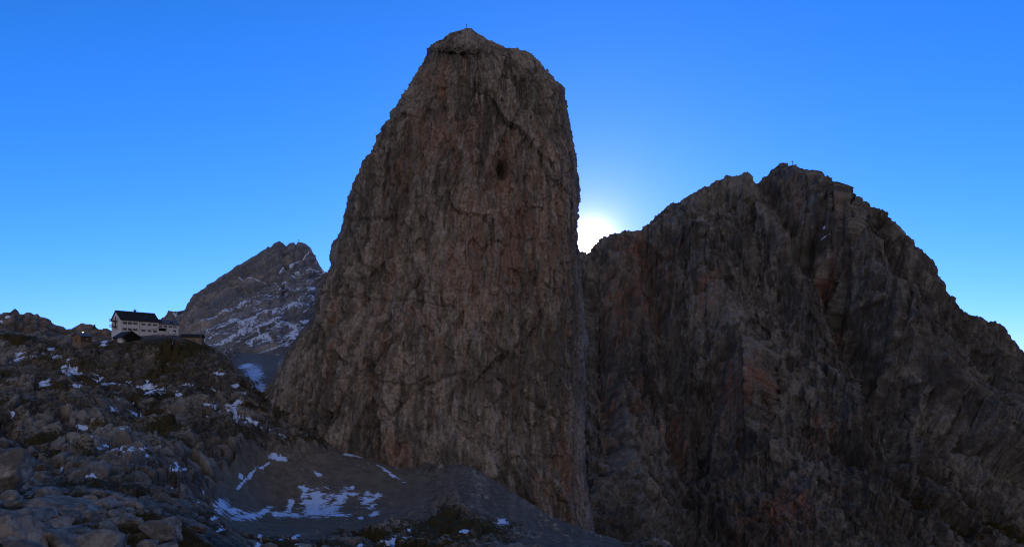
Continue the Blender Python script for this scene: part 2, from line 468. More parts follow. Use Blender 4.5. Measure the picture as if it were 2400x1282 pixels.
# ------------------------------------------------------------------ ridge-shaped mountains
def ridge_mountain(name, mat, outline, cols, y_ridge, y_foot, foot_py, back, feature, nf=520, nb=40, jag=1.0, power=1.0):
    ox, oy = zip(*outline)
    px0 = cols
    top = np.interp(px0, ox, oy)
    yr = y_ridge(px0); yf = y_foot(px0)
    tfr = np.linspace(0, 1, nf) ** power                 # 0 crest .. 1 foot
    topr = top[None, :]
    tf = tfr[::-1]
    PY = foot_py + (topr - foot_py) * (1 - tf[:, None])
    # rounded crest
    w_ = (1 - tf)[:, None]
    Y = yf[None, :] + (yr - yf)[None, :] * w_ ** 1.0
    PX = np.repeat(px0[None, :], nf, 0)
    V = unproj(PX, PY, Y)
    tb = np.linspace(0, 1, nb + 1)[1:] ** 1.5
    crest = V[-1]
    B = np.zeros((nb, len(px0), 3))
    B[..., 0] = crest[None, :, 0] * (1 + .0 * tb[:, None])
    B[..., 1] = crest[None, :, 1] + back * tb[:, None]
    B[..., 2] = crest[None, :, 2] + (-200 - crest[None, :, 2]) * tb[:, None] ** 1.15
    V = np.concatenate([V, B], 0)
    PX = np.concatenate([PX, np.repeat(px0[None, :], nb, 0)], 0)
    PY = np.concatenate([PY, np.repeat(top[None, :], nb, 0)], 0)
    Vs = V.copy()
    for ax in (0, 1):
        pass
    n = normals(V)
    n = np.stack([gblur(n[..., k], 5, 0) for k in range(3)], -1)
    n /= np.linalg.norm(n, axis=-1, keepdims=True)
    if n[nf // 2, len(px0) // 2, 1] > 0: n = -n
    fr = np.concatenate([np.ones(nf), np.linspace(1, .3, nb)])[:, None] * np.ones((1, len(px0)))
    depth = np.concatenate([sstep(0, .06, tf), np.zeros(nb)])[:, None] * np.ones((1, len(px0)))   # 0 at the crest
    disp, at = feature(V, PX, PY, n, depth)
    V = V + n * disp[..., None]
    if 'shelf' in at:                       # snow lies where the ledges turn flat
        n2 = normals(V); n2 = n2 * np.sign(-n2[nf // 2, len(px0) // 2, 1] if abs(n2[nf // 2, len(px0) // 2, 1]) > .01 else 1)
        at['snow'] = at['snow'] + .46 * at.pop('shelf') * sstep(.50, .90, n2[..., 2])
    o = grid_mesh(name, V, False, at)
    o.data.materials.append(mat); tag(o, kind='structure')
    return o, V, nf

# right-hand mountain
out_r = [(830,900),(850,720),(950,540),(1100,500),(1250,520),(1340,580),(1382,592),(1396,574),(1410,560),(1430,551),(1452,546),(1478,541),(1500,541),(1515,528),(1530,517),(1545,500),
         (1560,487),(1580,477),(1598,472),(1610,464),(1628,450),(1640,441),(1655,438),(1668,429),(1690,420),(1708,413),(1728,410),(1740,409),(1748,404),(1756,404),(1762,410),
         (1763,421),(1772,430),(1790,416),(1808,403),(1818,392),(1830,386),(1845,387),(1862,389),(1880,396),(1895,403),(1903,400),(1915,402),(1922,405),(1930,412),(1940,414),
         (1944,424),(1958,426),(1968,434),(1980,438),(1984,449),(1996,453),(2010,462),(2026,470),(2045,479),(2060,490),(2078,497),(2086,500),(2090,514),(2105,530),(2118,546),(2135,555),(2148,574),
         (2165,590),(2182,606),(2196,622),(2204,645),(2214,664),(2218,682),(2240,702),(2248,722),(2270,733),(2300,745),(2318,754),(2345,756),(2362,772),(2375,795),(2388,808),(2400,823),
         (2440,860),(2520,900),(2700,950),(3000,1000)]
cols = np.concatenate([np.arange(832, 1330, 12), np.arange(1330, 2440, 1.55), np.arange(2440, 2980, 10)])
def feat_r(V, px, py, n, dep):
    d = 22 * fbm(V, (150, 150, 190), 2, 31)
    d += 7 * fbm(V, (30, 30, 120), 3, 32, ridged=True) 
    d += 3.5 * fbm(V, (11, 11, 70), 3, 33, ridged=True) + 2.0 * fbm(V, (4.5, 4.5, 26), 2, 35)
    c1, k1 = cells(V, (28, 28, 60), 41); c2, k2 = cells(V, (10, 10, 26), 42); c3, k3 = cells(V, (4, 4, 10), 43)
    j = 14 * fbm(V, (40, 40, 40), 3, 66)
    def line(pts, wd, dp):
        return dp * np.exp(-(seg_dist(px + j, py + j, pts) / wd) ** 2)
    L = line([(1772, 430), (1830, 500), (1900, 590), (1945, 660), (1975, 740), (2030, 830), (2080, 960), (2110, 1060)], 26, -24)
    L += line([(1880, 400), (1960, 520), (2020, 600), (2080, 700), (2150, 830), (2230, 950), (2330, 1060)], 45, 22)
    L += line([(1600, 470), (1640, 600), (1700, 760), (1740, 900), (1780, 1060)], 45, 20)
    L += line([(1500, 545), (1530, 700), (1560, 850), (1600, 1100)], 22, -16)
    L += line([(1760, 410), (1850, 600), (1900, 760), (1960, 900), (2010, 1000)], 32, 16)
    L += line([(1395, 600), (1400, 800), (1420, 1100)], 26, -18)
    L += line([(2060, 500), (2120, 640), (2200, 760), (2330, 900)], 24, -12)
    L += line([(1700, 850), (1660, 950), (1640, 1100)], 24, -18)
    L += line([(1960, 1040), (2050, 1110), (2150, 1180), (2260, 1240)], 16, -18)
    L += line([(2100, 1070), (2230, 1150), (2330, 1215), (2420, 1270)], 14, -18)
    L += line([(2160, 1010), (2280, 1070), (2420, 1150)], 14, -16)
    d = (d + L) * (.03 + .97 * dep)
    d += (4.0 * c1 * (.1 + .9 * dep) + 2.4 * c2 * (.5 + .5 * dep) + 1.5 * c3) + 1.6 * fbm(V, (5, 5, 8), 4, 34, .62)
    st = np.zeros_like(px)
    for cx, cy, rx, ry, a in [(1480, 600, 90, 60, .8), (1945, 640, 22, 45, 1.), (1860, 480, 26, 60, .6), (2115, 625, 30, 22, .8), (1960, 470, 20, 22, .8), (1720, 930, 50, 50, 1.05),
                              (1580, 1020, 30, 60, .8), (1830, 1220, 60, 60, 1.15), (1750, 1240, 40, 50, .8), (1480, 700, 110, 120, .5), (1660, 700, 40, 40, .5), (1490, 950, 60, 90, .45),
                              (1420, 1000, 30, 160, .5), (1930, 1000, 20, 40, .6), (1975, 750, 18, 30, .7)]:
        st = np.maximum(st, a * np.exp(-(((px - cx) / rx) ** 2 + ((py - cy) / ry) ** 2)))
    ck = .5 * k1 * sstep(-.2, .3, fbm(V, (60, 60, 60), 2, 5)) + .5 * k2 * sstep(-.2, .4, fbm(V, (40, 40, 40), 2, 6)) + .35 * k3
    ck = np.maximum(ck, np.clip(-line([(1960, 1040), (2050, 1110), (2150, 1180), (2260, 1240)], 10, -.8) - line([(2100, 1070), (2230, 1150), (2330, 1215), (2420, 1270)], 10, -.8), 0, .8))
    tf = .12 + .18 * np.exp(-((seg_dist(px, py, [(1975, 1050), (2150, 1180), (2300, 1265)]) / 16) ** 2)) + .18 * np.exp(-((seg_dist(px, py, [(2120, 1075), (2280, 1180), (2420, 1260)]) / 16) ** 2)) + .24 * sstep(900, 1250, py) * sstep(1500, 1900, px)  # turf bands; the rise towards the lower right paints in shade
    sn = np.zeros_like(px)
    for cx, cy, rx, ry in [(1931, 562, 9, 2.5), (1925, 545, 3, 4), (1936, 515, 5, 3), (1933, 465, 4, 3), (1955, 478, 3, 2), (1972, 468, 5, 2), (1918, 487, 3, 2), (1950, 495, 3, 2)]:
        sn = np.maximum(sn, .35 + .6 * blob(px, py, cx, cy, rx, ry))
    sn = np.where(sn < .3, 0, sn)
    lg = np.clip(ck * 1.5 + .1, .08, 1)
    wash = streaks(px.shape, 5200, 311, 8, 110, 2.6, lg * sstep(.1, .45, fbm(V, (60, 60, 80), 2, 312) + .25), -1)
    rust = streaks(px.shape, 2200, 313, 8, 80, 2.6, np.clip(st - .1, 0, 1), -1)
    pst = streaks(px.shape, 2600, 315, 8, 70, 1.8, lg * .8, -1)
    tone = np.clip(.55 * c1 + .5 * c2 + .4 * c3 + .8 * fbm(V, (90, 90, 110), 3, 316), -1, 1)
    return d, dict(stain=st, crack=np.clip(ck, 0, 1), pale=np.zeros_like(px), turf=tf, snow=sn, wash=wash, rust=rust, palestreak=pst, tone=tone)
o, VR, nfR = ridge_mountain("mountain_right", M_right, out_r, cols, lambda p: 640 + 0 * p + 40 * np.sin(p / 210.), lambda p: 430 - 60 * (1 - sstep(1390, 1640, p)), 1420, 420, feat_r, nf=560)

# back-left peak
out_b = [(200,860),(330,800),(390,755),(410,742),(436,727),(455,706),(462,690),(480,672),(500,660),(520,646),(540,633),(558,621),(562,620),(575,612),(600,597),(620,584),(628,579),(634,580),(642,570),
         (655,566),(664,571),(671,577),(676,571),(690,568),(692,576),(698,568),(710,569),(726,578),(733,592),(738,604),(748,618),(756,632),(763,642),(790,630),(840,580),(900,560),(1000,550),(1100,560),(1200,620),(1300,700)]
cols = np.concatenate([np.arange(210, 330, 8), np.arange(330, 790, .95), np.arange(790, 1300, 10)])
def feat_b(V, px, py, n, dep):
    # strata dip towards the lower left
    a = math.radians(36)
    R = np.array([[math.cos(a), 0, math.sin(a)], [0, 1, 0], [-math.sin(a), 0, math.cos(a)]], np.float32)
    Q = V @ R.T
    d = 18 * fbm(V, (160, 160, 160), 3, 51)
    low = sstep(-60, 60, (py - (610 + (745 - px) * .62)))        # below the diagonal: ledged slabs
    d = d + low * (9 * fbm(Q, (260, 200, 24), 3, 52, ridged=True) + 6 * fbm(Q, (110, 90, 9), 3, 53, ridged=True))
    d = d + (1 - low) * (9 * fbm(V, (26, 26, 110), 3, 54, ridged=True))
    c1, k1 = cells(Q, (60, 50, 26), 55); c2, k2 = cells(Q, (22, 20, 12), 56)
    d = d * (.04 + .96 * dep)
    d += 4 * c1 * (.08 + .92 * dep) + 2.2 * c2 * (.4 + .6 * dep) + 2 * fbm(V, (9, 9, 9), 3, 57) * (.5 + .5 * dep)
    band = fbm(Q, (130, 90, 9), 4, 58, .6)
    patch = fbm(V, (70, 70, 50), 3, 59)
    sn = .14 + low * (.34 * sstep(.0, .5, band) + .14 * sstep(-.1, .45, patch)) * sstep(590, 640, py)
    for pts, wd in [([(560, 825), (600, 800), (640, 785), (690, 778)], 3.0), ([(610, 783), (613, 800), (640, 803)], 3), ([(530, 822), (575, 797)], 2.5), ([(655, 805), (690, 782)], 3.5),
                    ([(560, 728), (620, 705), (662, 690)], 2.2), ([(640, 640), (690, 618), (722, 598)], 3.), ([(650, 668), (700, 635)], 2.5), ([(500, 772), (545, 745)], 1.6), ([(670, 735), (730, 690)], 2.4),
                    ([(420, 752), (440, 744)], 3), ([(440, 772), (462, 763)], 2.5), ([(560, 660), (600, 650), (650, 660)], 1.8), ([(640, 800), (600, 812), (590, 822)], 3.0)]:
        sn = np.maximum(sn, .62 * np.exp(-(seg_dist(px + 4 * patch, py, pts) / wd) ** 2))
    z = np.zeros_like(px)
    tone = np.clip(.4 * c1 + .35 * c2 + .7 * fbm(Q, (140, 100, 16), 4, 320), -1, 1)
    pst = streaks(px.shape, 500, 325, 8, 60, 2., (1 - low), -1)
    return d, dict(stain=z + .2 * (1 - low), crack=np.clip(.4 * k1 + .3 * k2, 0, 1), pale=z, turf=z, snow=sn, tone=tone, palestreak=pst, shelf=1.35 * low * sstep(-.35, .15, patch) * sstep(590, 640, py))
o, VB, nfB = ridge_mountain("mountain_back", M_back, out_b, cols, lambda p: 1150 + 0 * p, lambda p: 700 + 0 * p, 930, 600, feat_b, nf=360)

# low ridge behind the hut on the left
out_l = [(-900,700),(-500,690),(-200,725),(-60,735),(0,729),(20,726),(33,722),(42,732),(55,738),(66,735),(88,735),(94,743),(108,742),(116,750),(128,756),(140,764),(158,768),(170,765),(190,763),
         (215,765),(235,769),(255,770),(268,778),(300,800),(380,850),(500,900)]
cols = np.concatenate([np.arange(-880, -40, 9), np.arange(-40, 330, 1.2), np.arange(330, 500, 8)])
def feat_l(V, px, py, n, dep):
    d = 6 * fbm(V, (60, 60, 60), 3, 71) * (.2 + .8 * dep)
    c1, k1 = cells(V, (16, 16, 14), 72); c2, k2 = cells(V, (6, 6, 5), 73)
    d += 2.6 * c1 + 1.3 * c2 + 1.0 * fbm(V, (5, 5, 5), 3, 74)
    z = np.zeros_like(px)
    sn = .12 + z
    for cx, cy, rx, ry in [(20, 747, 10, 3), (32, 790, 12, 3), (5, 758, 5, 3)]:
        sn = np.maximum(sn, .3 + .6 * blob(px, py, cx, cy, rx, ry))
    return d, dict(stain=z, crack=np.clip(.4 * k1 + .35 * k2, 0, 1), pale=z, turf=z + .25 + .2 * fbm(V, (20, 20, 20), 2, 75), snow=sn, tone=.6 * c1 + .5 * c2)
o, VL, nfL = ridge_mountain("hills", M_hill, out_l, cols, lambda p: 455 + 0 * p, lambda p: 350 + 0 * p, 850, 260, feat_l, nf=170)

# ------------------------------------------------------------------ the ground: one sheet round the camera, out to the horizon
def z(Y, zz): return (Y, HY - zz / Y * F)
prof = {
 -700: [z(.5,-1.6), z(5,-1.8), (12,1190), (20,1090), (60,1030), (150,960), (250,900), (350,830), (450,800)],
 -200: [z(.5,-1.6), z(5,-2.2), (10,1250), (16,1160), (22,1100), (40,1130), (100,1090), (160,1040), (210,960), (250,905), (300,850), (350,800), (430,780)],
 0:   [z(.5,-1.6), z(5,-2.6), (9,1330), (13,1235), (18,1185), (23,1148), (28,1160), (45,1180), (100,1125), (160,1060), (205,985), (222,935), (250,915), (262,875), (300,850), (320,815), (345,795), (400,790)],
 150: [z(.5,-1.6), z(5,-2.8), (9,1350), (13,1255), (18,1195), (24,1148), (29,1165), (45,1190), (100,1135), (160,1070), (196,1010), (206,950), (245,930), (262,880), (296,856), (308,822), (322,808), (345,806), (380,830), (600,880)],
 230: [z(.5,-1.6), z(5,-2.9), (9,1370), (13,1270), (18,1205), (22,1165), (28,1190), (45,1200), (100,1135), (165,1065), (200,1010), (210,955), (245,925), (285,890), (297,836), (312,806), (330,798), (350,800), (390,830), (600,880)],
 300: [z(.5,-1.6), z(5,-3.0), (9,1390), (13,1290), (18,1210), (22,1180), (28,1215), (55,1210), (110,1135), (168,1055), (205,1005), (245,935), (285,890), (297,832), (308,806), (325,792), (350,790), (390,815), (500,850), (700,880)],
 360: [z(.5,-1.6), z(5,-3.1), (9,1410), (13,1315), (18,1245), (21,1212), (28,1250), (60,1215), (115,1140), (175,1065), (215,1000), (250,940), (285,890), (296,840), (310,806), (320,794), (335,786), (350,787), (380,810), (500,850), (700,860)],
 420: [z(.5,-1.6), z(5,-3.2), (9,1430), (14,1320), (18,1262), (21,1240), (30,1290), (70,1222), (125,1140), (185,1060), (215,1010), (262,920), (290,860), (302,820), (315,796), (332,787), (355,786), (380,810), (500,850), (700,850)],
 480: [z(.5,-1.6), z(5,-3.4), (9,1470), (14,1350), (18,1295), (24,1310), (40,1300), (80,1232), (150,1160), (196,1085), (222,1010), (272,910), (300,845), (315,812), (332,806), (360,820), (420,880), (520,850), (720,838)],
 540: [z(.5,-1.6), z(5,-3.6), (12,1430), (30,1345), (60,1290), (100,1245), (155,1195), (195,1120), (215,1030), (226,985), (262,960), (288,890), (306,846), (330,850), (400,870), (550,838), (720,826)],
 620: [z(.5,-1.6), z(5,-3.8), (12,1450), (30,1370), (60,1320), (110,1262), (165,1222), (203,1180), (222,1095), (236,1020), (262,1000), (290,960), (320,920), (360,890), (420,868), (520,846), (700,828), (780,832)],
 660: [z(.5,-1.6), z(5,-3.8), (12,1450), (30,1375), (60,1330), (110,1265), (170,1222), (204,1190), (228,1078), (240,1022), (258,1008), (280,962), (300,908), (325,872), (360,858), (420,862), (520,850), (700,835), (780,840)]
, 700: [z(.5,-1.6), z(5,-3.8), (12,1460), (30,1378), (60,1330), (113,1268), (171,1220), (204,1189), (229,1086), (241,1034), (258,1018), (275,968), (292,900), (306,845), (320,812), (345,815), (420,860), (600,850), (780,850)],
 720: [z(.5,-1.6), z(5,-3.8), (12,1460), (30,1380), (60,1330), (115,1270), (172,1218), (204,1188), (230,1092), (242,1042), (258,1026), (272,985), (286,920), (300,860), (312,815), (330,800), (400,880), (600,860), (780,860)],
 800: [z(.5,-1.6), z(5,-3.8), (12,1460), (30,1385), (60,1335), (120,1270), (175,1212), (204,1182), (232,1098), (246,1068), (258,1050), (270,1015), (285,975), (300,960), (500,920), (800,910)],
 950: [z(.5,-1.6), z(5,-3.8), (12,1470), (30,1395), (60,1345), (120,1280), (175,1225), (205,1180), (236,1110), (249,1095), (262,1094), (300,1060), (500,960), (800,930)],
 1090:[z(.5,-1.6), z(5,-3.8), (12,1480), (30,1400), (60,1350), (115,1290), (155,1235), (200,1150), (236,1084), (250,1086), (265,1095), (300,1090), (500,1000), (800,950)],
 1160:[z(.5,-1.6), z(5,-3.8), (12,1480), (30,1400), (60,1355), (115,1292), (160,1240), (200,1180), (236,1124), (250,1135), (300,1140), (500,1050), (800,980)],
 1250:[z(.5,-1.6), z(5,-3.8), (12,1490), (30,1405), (60,1360), (115,1300), (160,1255), (200,1210), (236,1182), (250,1200), (300,1220), (500,1120), (800,1000)],
 1400:[z(.5,-1.6), z(5,-3.9), (12,1500), (30,1420), (60,1370), (110,1315), (160,1280), (200,1252), (222,1252), (240,1290), (300,1330), (500,1250), (800,1100)],
 1550:[z(.5,-1.6), z(5,-4.0), (12,1520), (30,1440), (60,1390), (110,1345), (170,1305), (210,1296), (240,1330), (300,1400), (500,1330), (800,1200)],
 2000:[z(.5,-1.6), z(5,-4.2), (12,1560), (30,1480), (60,1440), (110,1410), (200,1430), (300,1440), (500,1350), (800,1250)],
 3000:[z(.5,-1.6), z(5,-4.4), (12,1600), (30,1500), (60,1470), (110,1440), (200,1460), (300,1460), (500,1350), (800,1250)],
}
for k in prof:
    prof[k] = prof[k] + [z(1100, -60), z(2500, -250), z(9000, -500), z(60000, -500)]
PXG = np.arange(-700, 3001, 10.0)
LY = np.arange(math.log(.4), math.log(61000), .008)
keys = sorted(prof)
tab = np.array([np.interp(LY, [math.log(a) for a, b in prof[k]], [b for a, b in prof[k]]) for k in keys])
# interpolate z/Y between columns
T = np.array([np.interp(PXG, keys, tab[:, j]) for j in range(len(LY))]).T
T = gblur(T, 1.3, 0); T = gblur(T, 1.6, 1)
def lookup(pxv, Y):
    a = np.clip((pxv - PXG[0]) / 10.0, 0, len(PXG) - 1.001); b = np.clip((np.log(Y) - LY[0]) / .008, 0, len(LY) - 1.001)
    i = a.astype(int); j = b.astype(int); fa = a - i; fb = b - j
    return (T[i, j] * (1 - fa) * (1 - fb) + T[i + 1, j] * fa * (1 - fb) + T[i, j + 1] * (1 - fa) * fb + T[i + 1, j + 1] * fa * fb)
A1 = math.atan(-.80); A2 = math.atan(.30); A3 = math.atan(.85)
az = np.concatenate([np.linspace(-math.pi, -1.0, 50)[:-1], np.linspace(-1.0, A1, 30)[:-1], np.linspace(A1, A2, 1000)[:-1],
                     np.linspace(A2, A3, 160)[:-1], np.linspace(A3, math.pi, 50)])
rr = np.concatenate([np.exp(np.linspace(math.log(.4), math.log(8), 60))[:-1], np.exp(np.linspace(math.log(8), math.log(45), 260))[:-1],
                     np.exp(np.linspace(math.log(45), math.log(130), 190))[:-1], np.linspace(130, 430, 560)[:-1],
                     np.exp(np.linspace(math.log(430), math.log(900), 120))[:-1], np.exp(np.linspace(math.log(900), math.log(60000), 40))])
RR, AZ = np.meshgrid(rr, az, indexing='ij')
AC = np.clip(AZ, -1.0, 1.0)
Yg = RR * np.cos(AC)
pxg = 1200 + np.tan(AC) * F
X = RR * np.sin(AZ); Yw = RR * np.cos(AZ)
PYg = lookup(pxg, Yg)
Z = (HY - PYg) / F * Yg
V = np.stack([X, Yw, Z], -1)
# scree zones stay smooth, rocky zones get blocks
fan = np.maximum(blob(pxg, PYg, 660, 1170, 190, 130), blob(pxg, PYg, 830, 1150, 240, 110))
fan = np.maximum(fan, np.where(RR > 330, blob(pxg, PYg, 620, 890, 100, 90), -1))
fan = np.maximum(fan, blob(pxg, PYg, 1250, 1200, 330, 90, 25) * .7)
fan = np.where((RR > 120), fan, -1)
smooth = sstep(0.0, .25, fan)
rockz = (1 - .95 * smooth)
d = 3.5 * fbm(V, (40, 40, 40), 3, 101) * sstep(60, 180, RR) * rockz
c0, q0 = cells(V, (19, 19, 15), 102); c1, q1 = cells(V, (7.5, 7.5, 6), 103); c2, q2 = cells(V, (2.8, 2.8, 2.4), 104)
fy = sstep(70, 160, RR)
d += rockz * fy * (4.2 * c0 + 2.6 * c1 + 1.2 * c2 - 1.0 * q0 - .6 * q1) + rockz * sstep(25, 60, RR) * (1 - fy) * (.6 * c1 + .4 * c2)
d += .5 * fbm(V, (2.2, 2.2, 2.2), 3, 105) * sstep(30, 90, RR) * (.08 + .92 * rockz)
near = 1 - sstep(40, 80, RR)
d += near * (.30 * fbm(V, (3, 3, 3), 4, 106)) * sstep(3, 8, RR)
c3, q3 = cells(V, (.9, .9, .8), 107)
d += near * .14 * c3 * sstep(5, 10, RR)
# level the building plots
d *= 1 - .9 * np.exp(-((np.maximum(0, np.hypot((X + 176) / 34, (Yw - 329) / 22) - .6)) / .35) ** 2)
V[..., 2] += d * (1 - sstep(900, 1200, RR))
pyv = HY - V[..., 2] / np.maximum(Yg, .1) * F
hol = gblur(gblur(d, 7, 0), 7, 1) - d
toneg = np.clip(rockz * (.55 * c0 + .5 * c1 + .4 * c2) + .3 * fbm(V, (30, 30, 30), 3, 120), -1, 1)
st_, sk_ = cells(V, (1.7, 1.7, 1.7), 121)
stones = np.clip(st_ - .36 + .12 * sstep(950, 1100, pxg), 0, 1) * (1 - sk_) * sstep(.0, .3, fbm(V, (14, 14, 14), 3, 122) + .1)
V[..., 2] += 1.5 * stones * (1 - rockz) * sstep(120, 140, RR) * (1 - sstep(430, 500, RR))
run = perlin(np.stack([pxg / 16 + .8 * fbm(V, (20, 20, 20), 2, 131), PYg / 260, 0 * pxg], -1), 132)      # runnels down the fans
toneg = np.clip(toneg + (1 - rockz) * (2.0 * stones + .5 * run), -1, 1)
V[..., 2] += .35 * run * (1 - rockz) * sstep(130, 160, RR) * (1 - sstep(430, 500, RR))
crk = np.clip(rockz * (.5 * q0 + .45 * q1 + .3 * q2) * fy, 0, 1)
snow = np.zeros_like(X)
patches = [(55,840,28,5,-12),(22,828,0,0,0),(45,828,12,3,-12),(133,837,14,5,-5),(162,842,10,4,-6),(117,818,14,3,-3),(163,870,19,11,-25),(178,876,12,4,10),(105,899,18,6,-20),(28,889,12,5,-20),
 (180,905,14,5,-10),(225,886,14,8,20),(270,900,60,4,3),(345,905,36,11,8),(352,917,18,7,-10),(258,873,12,4,-20),(150,936,10,3,20),(278,935,6,3,0),(258,957,24,6,8),(320,972,22,4,30),(200,1002,24,4,3),
 (185,998,20,3,8),(238,1003,30,2.5,0),(300,1000,22,3,-5),(195,1018,10,8,0),(214,1022,6,3,0),(270,1047,34,11,4),(303,1055,22,10,4),(333,1053,12,7,0),(343,1068,9,4,0),(162,1030,6,3,0),
 (144,1100,4,15,30),(215,1121,12,3,-15),(405,1098,11,6,10),(412,1095,6,9,0),(437,1100,16,4,0),(376,1046,8,4,-35),(398,1156,5,5,0),(478,1148,10,4,20),(420,925,9,4,0),(445,901,14,3,-8),(515,876,14,3,0),
 (508,908,9,5,-20),(552,904,8,3,0),(594,880,20,20,20),(580,858,20,5,-5),(612,912,16,10,40),(595,905,16,4,10),(662,852,8,7,0),(600,958,0,0,0),(498,950,18,6,10),(560,940,10,16,30),(545,960,30,8,8),
 (582,987,22,6,8),(556,975,8,6,40),(655,1018,36,3,18),(648,1074,16,7,0),(622,1090,24,4,-30),(585,1115,26,5,-48),(565,1135,18,4,-50),(565,1115,6,9,0),(742,1108,16,5,30),(520,1185,22,18,-20),(545,1195,22,10,0),
 (580,1210,46,9,-8),(622,1196,18,8,-30),(680,1185,9,24,10),(665,1205,32,9,0),(690,1208,20,7,0),(745,1175,42,30,0),(735,1195,40,16,0),(775,1190,30,18,-30),(800,1165,26,14,-45),(825,1155,20,6,0),(795,1205,30,7,0),
 (862,1170,24,17,-35),(872,1185,12,9,0),(885,1160,12,8,0),(878,1205,12,6,0),(845,1214,8,4,0),(710,1145,18,6,10),(826,1140,6,4,0),(853,1068,26,4,3),(920,1085,0,0,0),(895,1078,26,2.2,18),(925,1087,16,2.2,14),(920,1113,30,3,33),(820,1066,16,2,4),
 (1177,1222,14,10,20),(1087,1243,20,6,-8),(922,1268,28,12,-12),(958,1240,9,5,0),(925,1256,16,5,0),(842,1276,16,5,-5),(690,1258,20,5,-25),(660,1262,22,4,-15),(608,1254,8,5,0),(700,1280,20,4,0),(605,1275,8,7,0),(520,1240,14,4,-25),
 (470,1175,10,4,10),(500,1215,14,4,-10),(395,806,18,2.2,4),(417,809,12,2,8),(462,800,8,4,15),(288,1005,8,2,0),(245,799,9,4,-20),(242,808,8,3,0),(75,950,0,0,0),(30,966,8,4,0),(480,1085,0,0,0),(735,1085,0,0,0)]
for cx, cy, rx, ry, an in patches:
    if rx: snow = np.maximum(snow, .32 + .42 * blob(pxg, pyv, cx, cy, rx * (1.2 if cy > 1080 and 480 < cx < 900 else 1.5), ry * (1.3 if cy > 1080 and 480 < cx < 900 else 1.7), an))
snow = np.where(snow > .2, snow + np.clip(hol * .16, -.16, .16) * (snow < .9), np.where((pyv > 815) & (pxg < 1000), .17 + np.clip(hol * .10, -.1, .12), 0))
snow = np.where(RR > 60, np.maximum(snow, 0), 0)
snow = np.where(pxg < 1300, snow, 0)
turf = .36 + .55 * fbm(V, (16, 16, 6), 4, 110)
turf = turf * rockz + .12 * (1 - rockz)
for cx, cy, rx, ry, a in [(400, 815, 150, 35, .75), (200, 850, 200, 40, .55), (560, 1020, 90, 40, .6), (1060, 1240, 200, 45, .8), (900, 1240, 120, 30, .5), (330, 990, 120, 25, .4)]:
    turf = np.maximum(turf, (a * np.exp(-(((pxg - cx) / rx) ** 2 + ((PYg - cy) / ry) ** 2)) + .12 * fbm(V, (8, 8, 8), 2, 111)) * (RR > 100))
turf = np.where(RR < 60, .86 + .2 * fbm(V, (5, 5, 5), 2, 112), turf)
stain = np.zeros_like(X) + .1
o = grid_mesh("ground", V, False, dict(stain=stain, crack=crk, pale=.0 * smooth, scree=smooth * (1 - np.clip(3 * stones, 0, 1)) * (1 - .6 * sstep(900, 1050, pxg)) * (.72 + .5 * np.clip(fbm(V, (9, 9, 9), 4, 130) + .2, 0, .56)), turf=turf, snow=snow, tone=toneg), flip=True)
o.data.materials.append(M_ground); tag(o, kind='structure')
GROUND = V
def ground_z(x, y):
    r = math.hypot(x, y); a = math.atan2(x, y)
    i = int(np.clip(np.searchsorted(rr, r) - 1, 0, len(rr) - 2)); j = int(np.clip(np.searchsorted(az, a) - 1, 0, len(az) - 2))
    fi = (r - rr[i]) / (rr[i + 1] - rr[i]); fj = (a - az[j]) / (az[j + 1] - az[j])
    g = GROUND[..., 2]
    return float(g[i, j] * (1 - fi) * (1 - fj) + g[i + 1, j] * fi * (1 - fj) + g[i, j + 1] * (1 - fi) * fj + g[i + 1, j + 1] * fi * fj)

# ------------------------------------------------------------------ small mesh helpers for buildings
class MB:
    def __init__(s): s.bm = bmesh.new()
    def box(s, c, size, M=None):
        r = bmesh.ops.create_cube(s.bm, size=1.0)
        Mt = Matrix.Translation(Vector(c)) @ Matrix.Diagonal((*size, 1))
        if M is not None: Mt = M @ Mt
        bmesh.ops.transform(s.bm, matrix=Mt, verts=r['verts'])
        return s
    def prism(s, poly, y0, y1, axis='Y'):
        """polygon in (x,z) extruded along y"""
        a = [s.bm.verts.new((x, y0, zz)) for x, zz in poly]; b = [s.bm.verts.new((x, y1, zz)) for x, zz in poly]
        s.bm.faces.new(a); s.bm.faces.new(b[::-1])
        for i in range(len(poly)):
            j = (i + 1) % len(poly); s.bm.faces.new((a[i], b[i], b[j], a[j]))
        return s
    def prism_x(s, poly, x0, x1):
        """polygon in (y,z) extruded along x"""
        a = [s.bm.verts.new((x0, y, zz)) for y, zz in poly]; b = [s.bm.verts.new((x1, y, zz)) for y, zz in poly]
        s.bm.faces.new(a); s.bm.faces.new(b[::-1])
        for i in range(len(poly)):
            j = (i + 1) % len(poly); s.bm.faces.new((a[i], b[i], b[j], a[j]))
        return s
    def rod(s, p, q, r, seg=8, r2=None):
        p, q = Vector(p), Vector(q); d = q - p
        rr_ = bmesh.ops.create_cone(s.bm, cap_ends=True, segments=seg, radius1=r, radius2=r if r2 is None else r2, depth=d.length)
        M = Matrix.Translation((p + q) / 2) @ d.to_track_quat('Z', 'Y').to_matrix().to_4x4()
        bmesh.ops.transform(s.bm, matrix=M, verts=rr_['verts'])
        return s
    def build(s, name, mat, parent=None):
        bmesh.ops.recalc_face_normals(s.bm, faces=s.bm.faces)
        me = bpy.data.meshes.new(name); s.bm.to_mesh(me); s.bm.free()
        me.materials.append(mat)
        o = bpy.data.objects.new(name, me); col.objects.link(o)
        if parent: o.parent = parent
        return o
def empty(name, loc, rz=0.0):
    o = bpy.data.objects.new(name, None); col.objects.link(o)
    o.location = loc; o.rotation_euler = (0, 0, rz); o.empty_display_size = .5
    return o

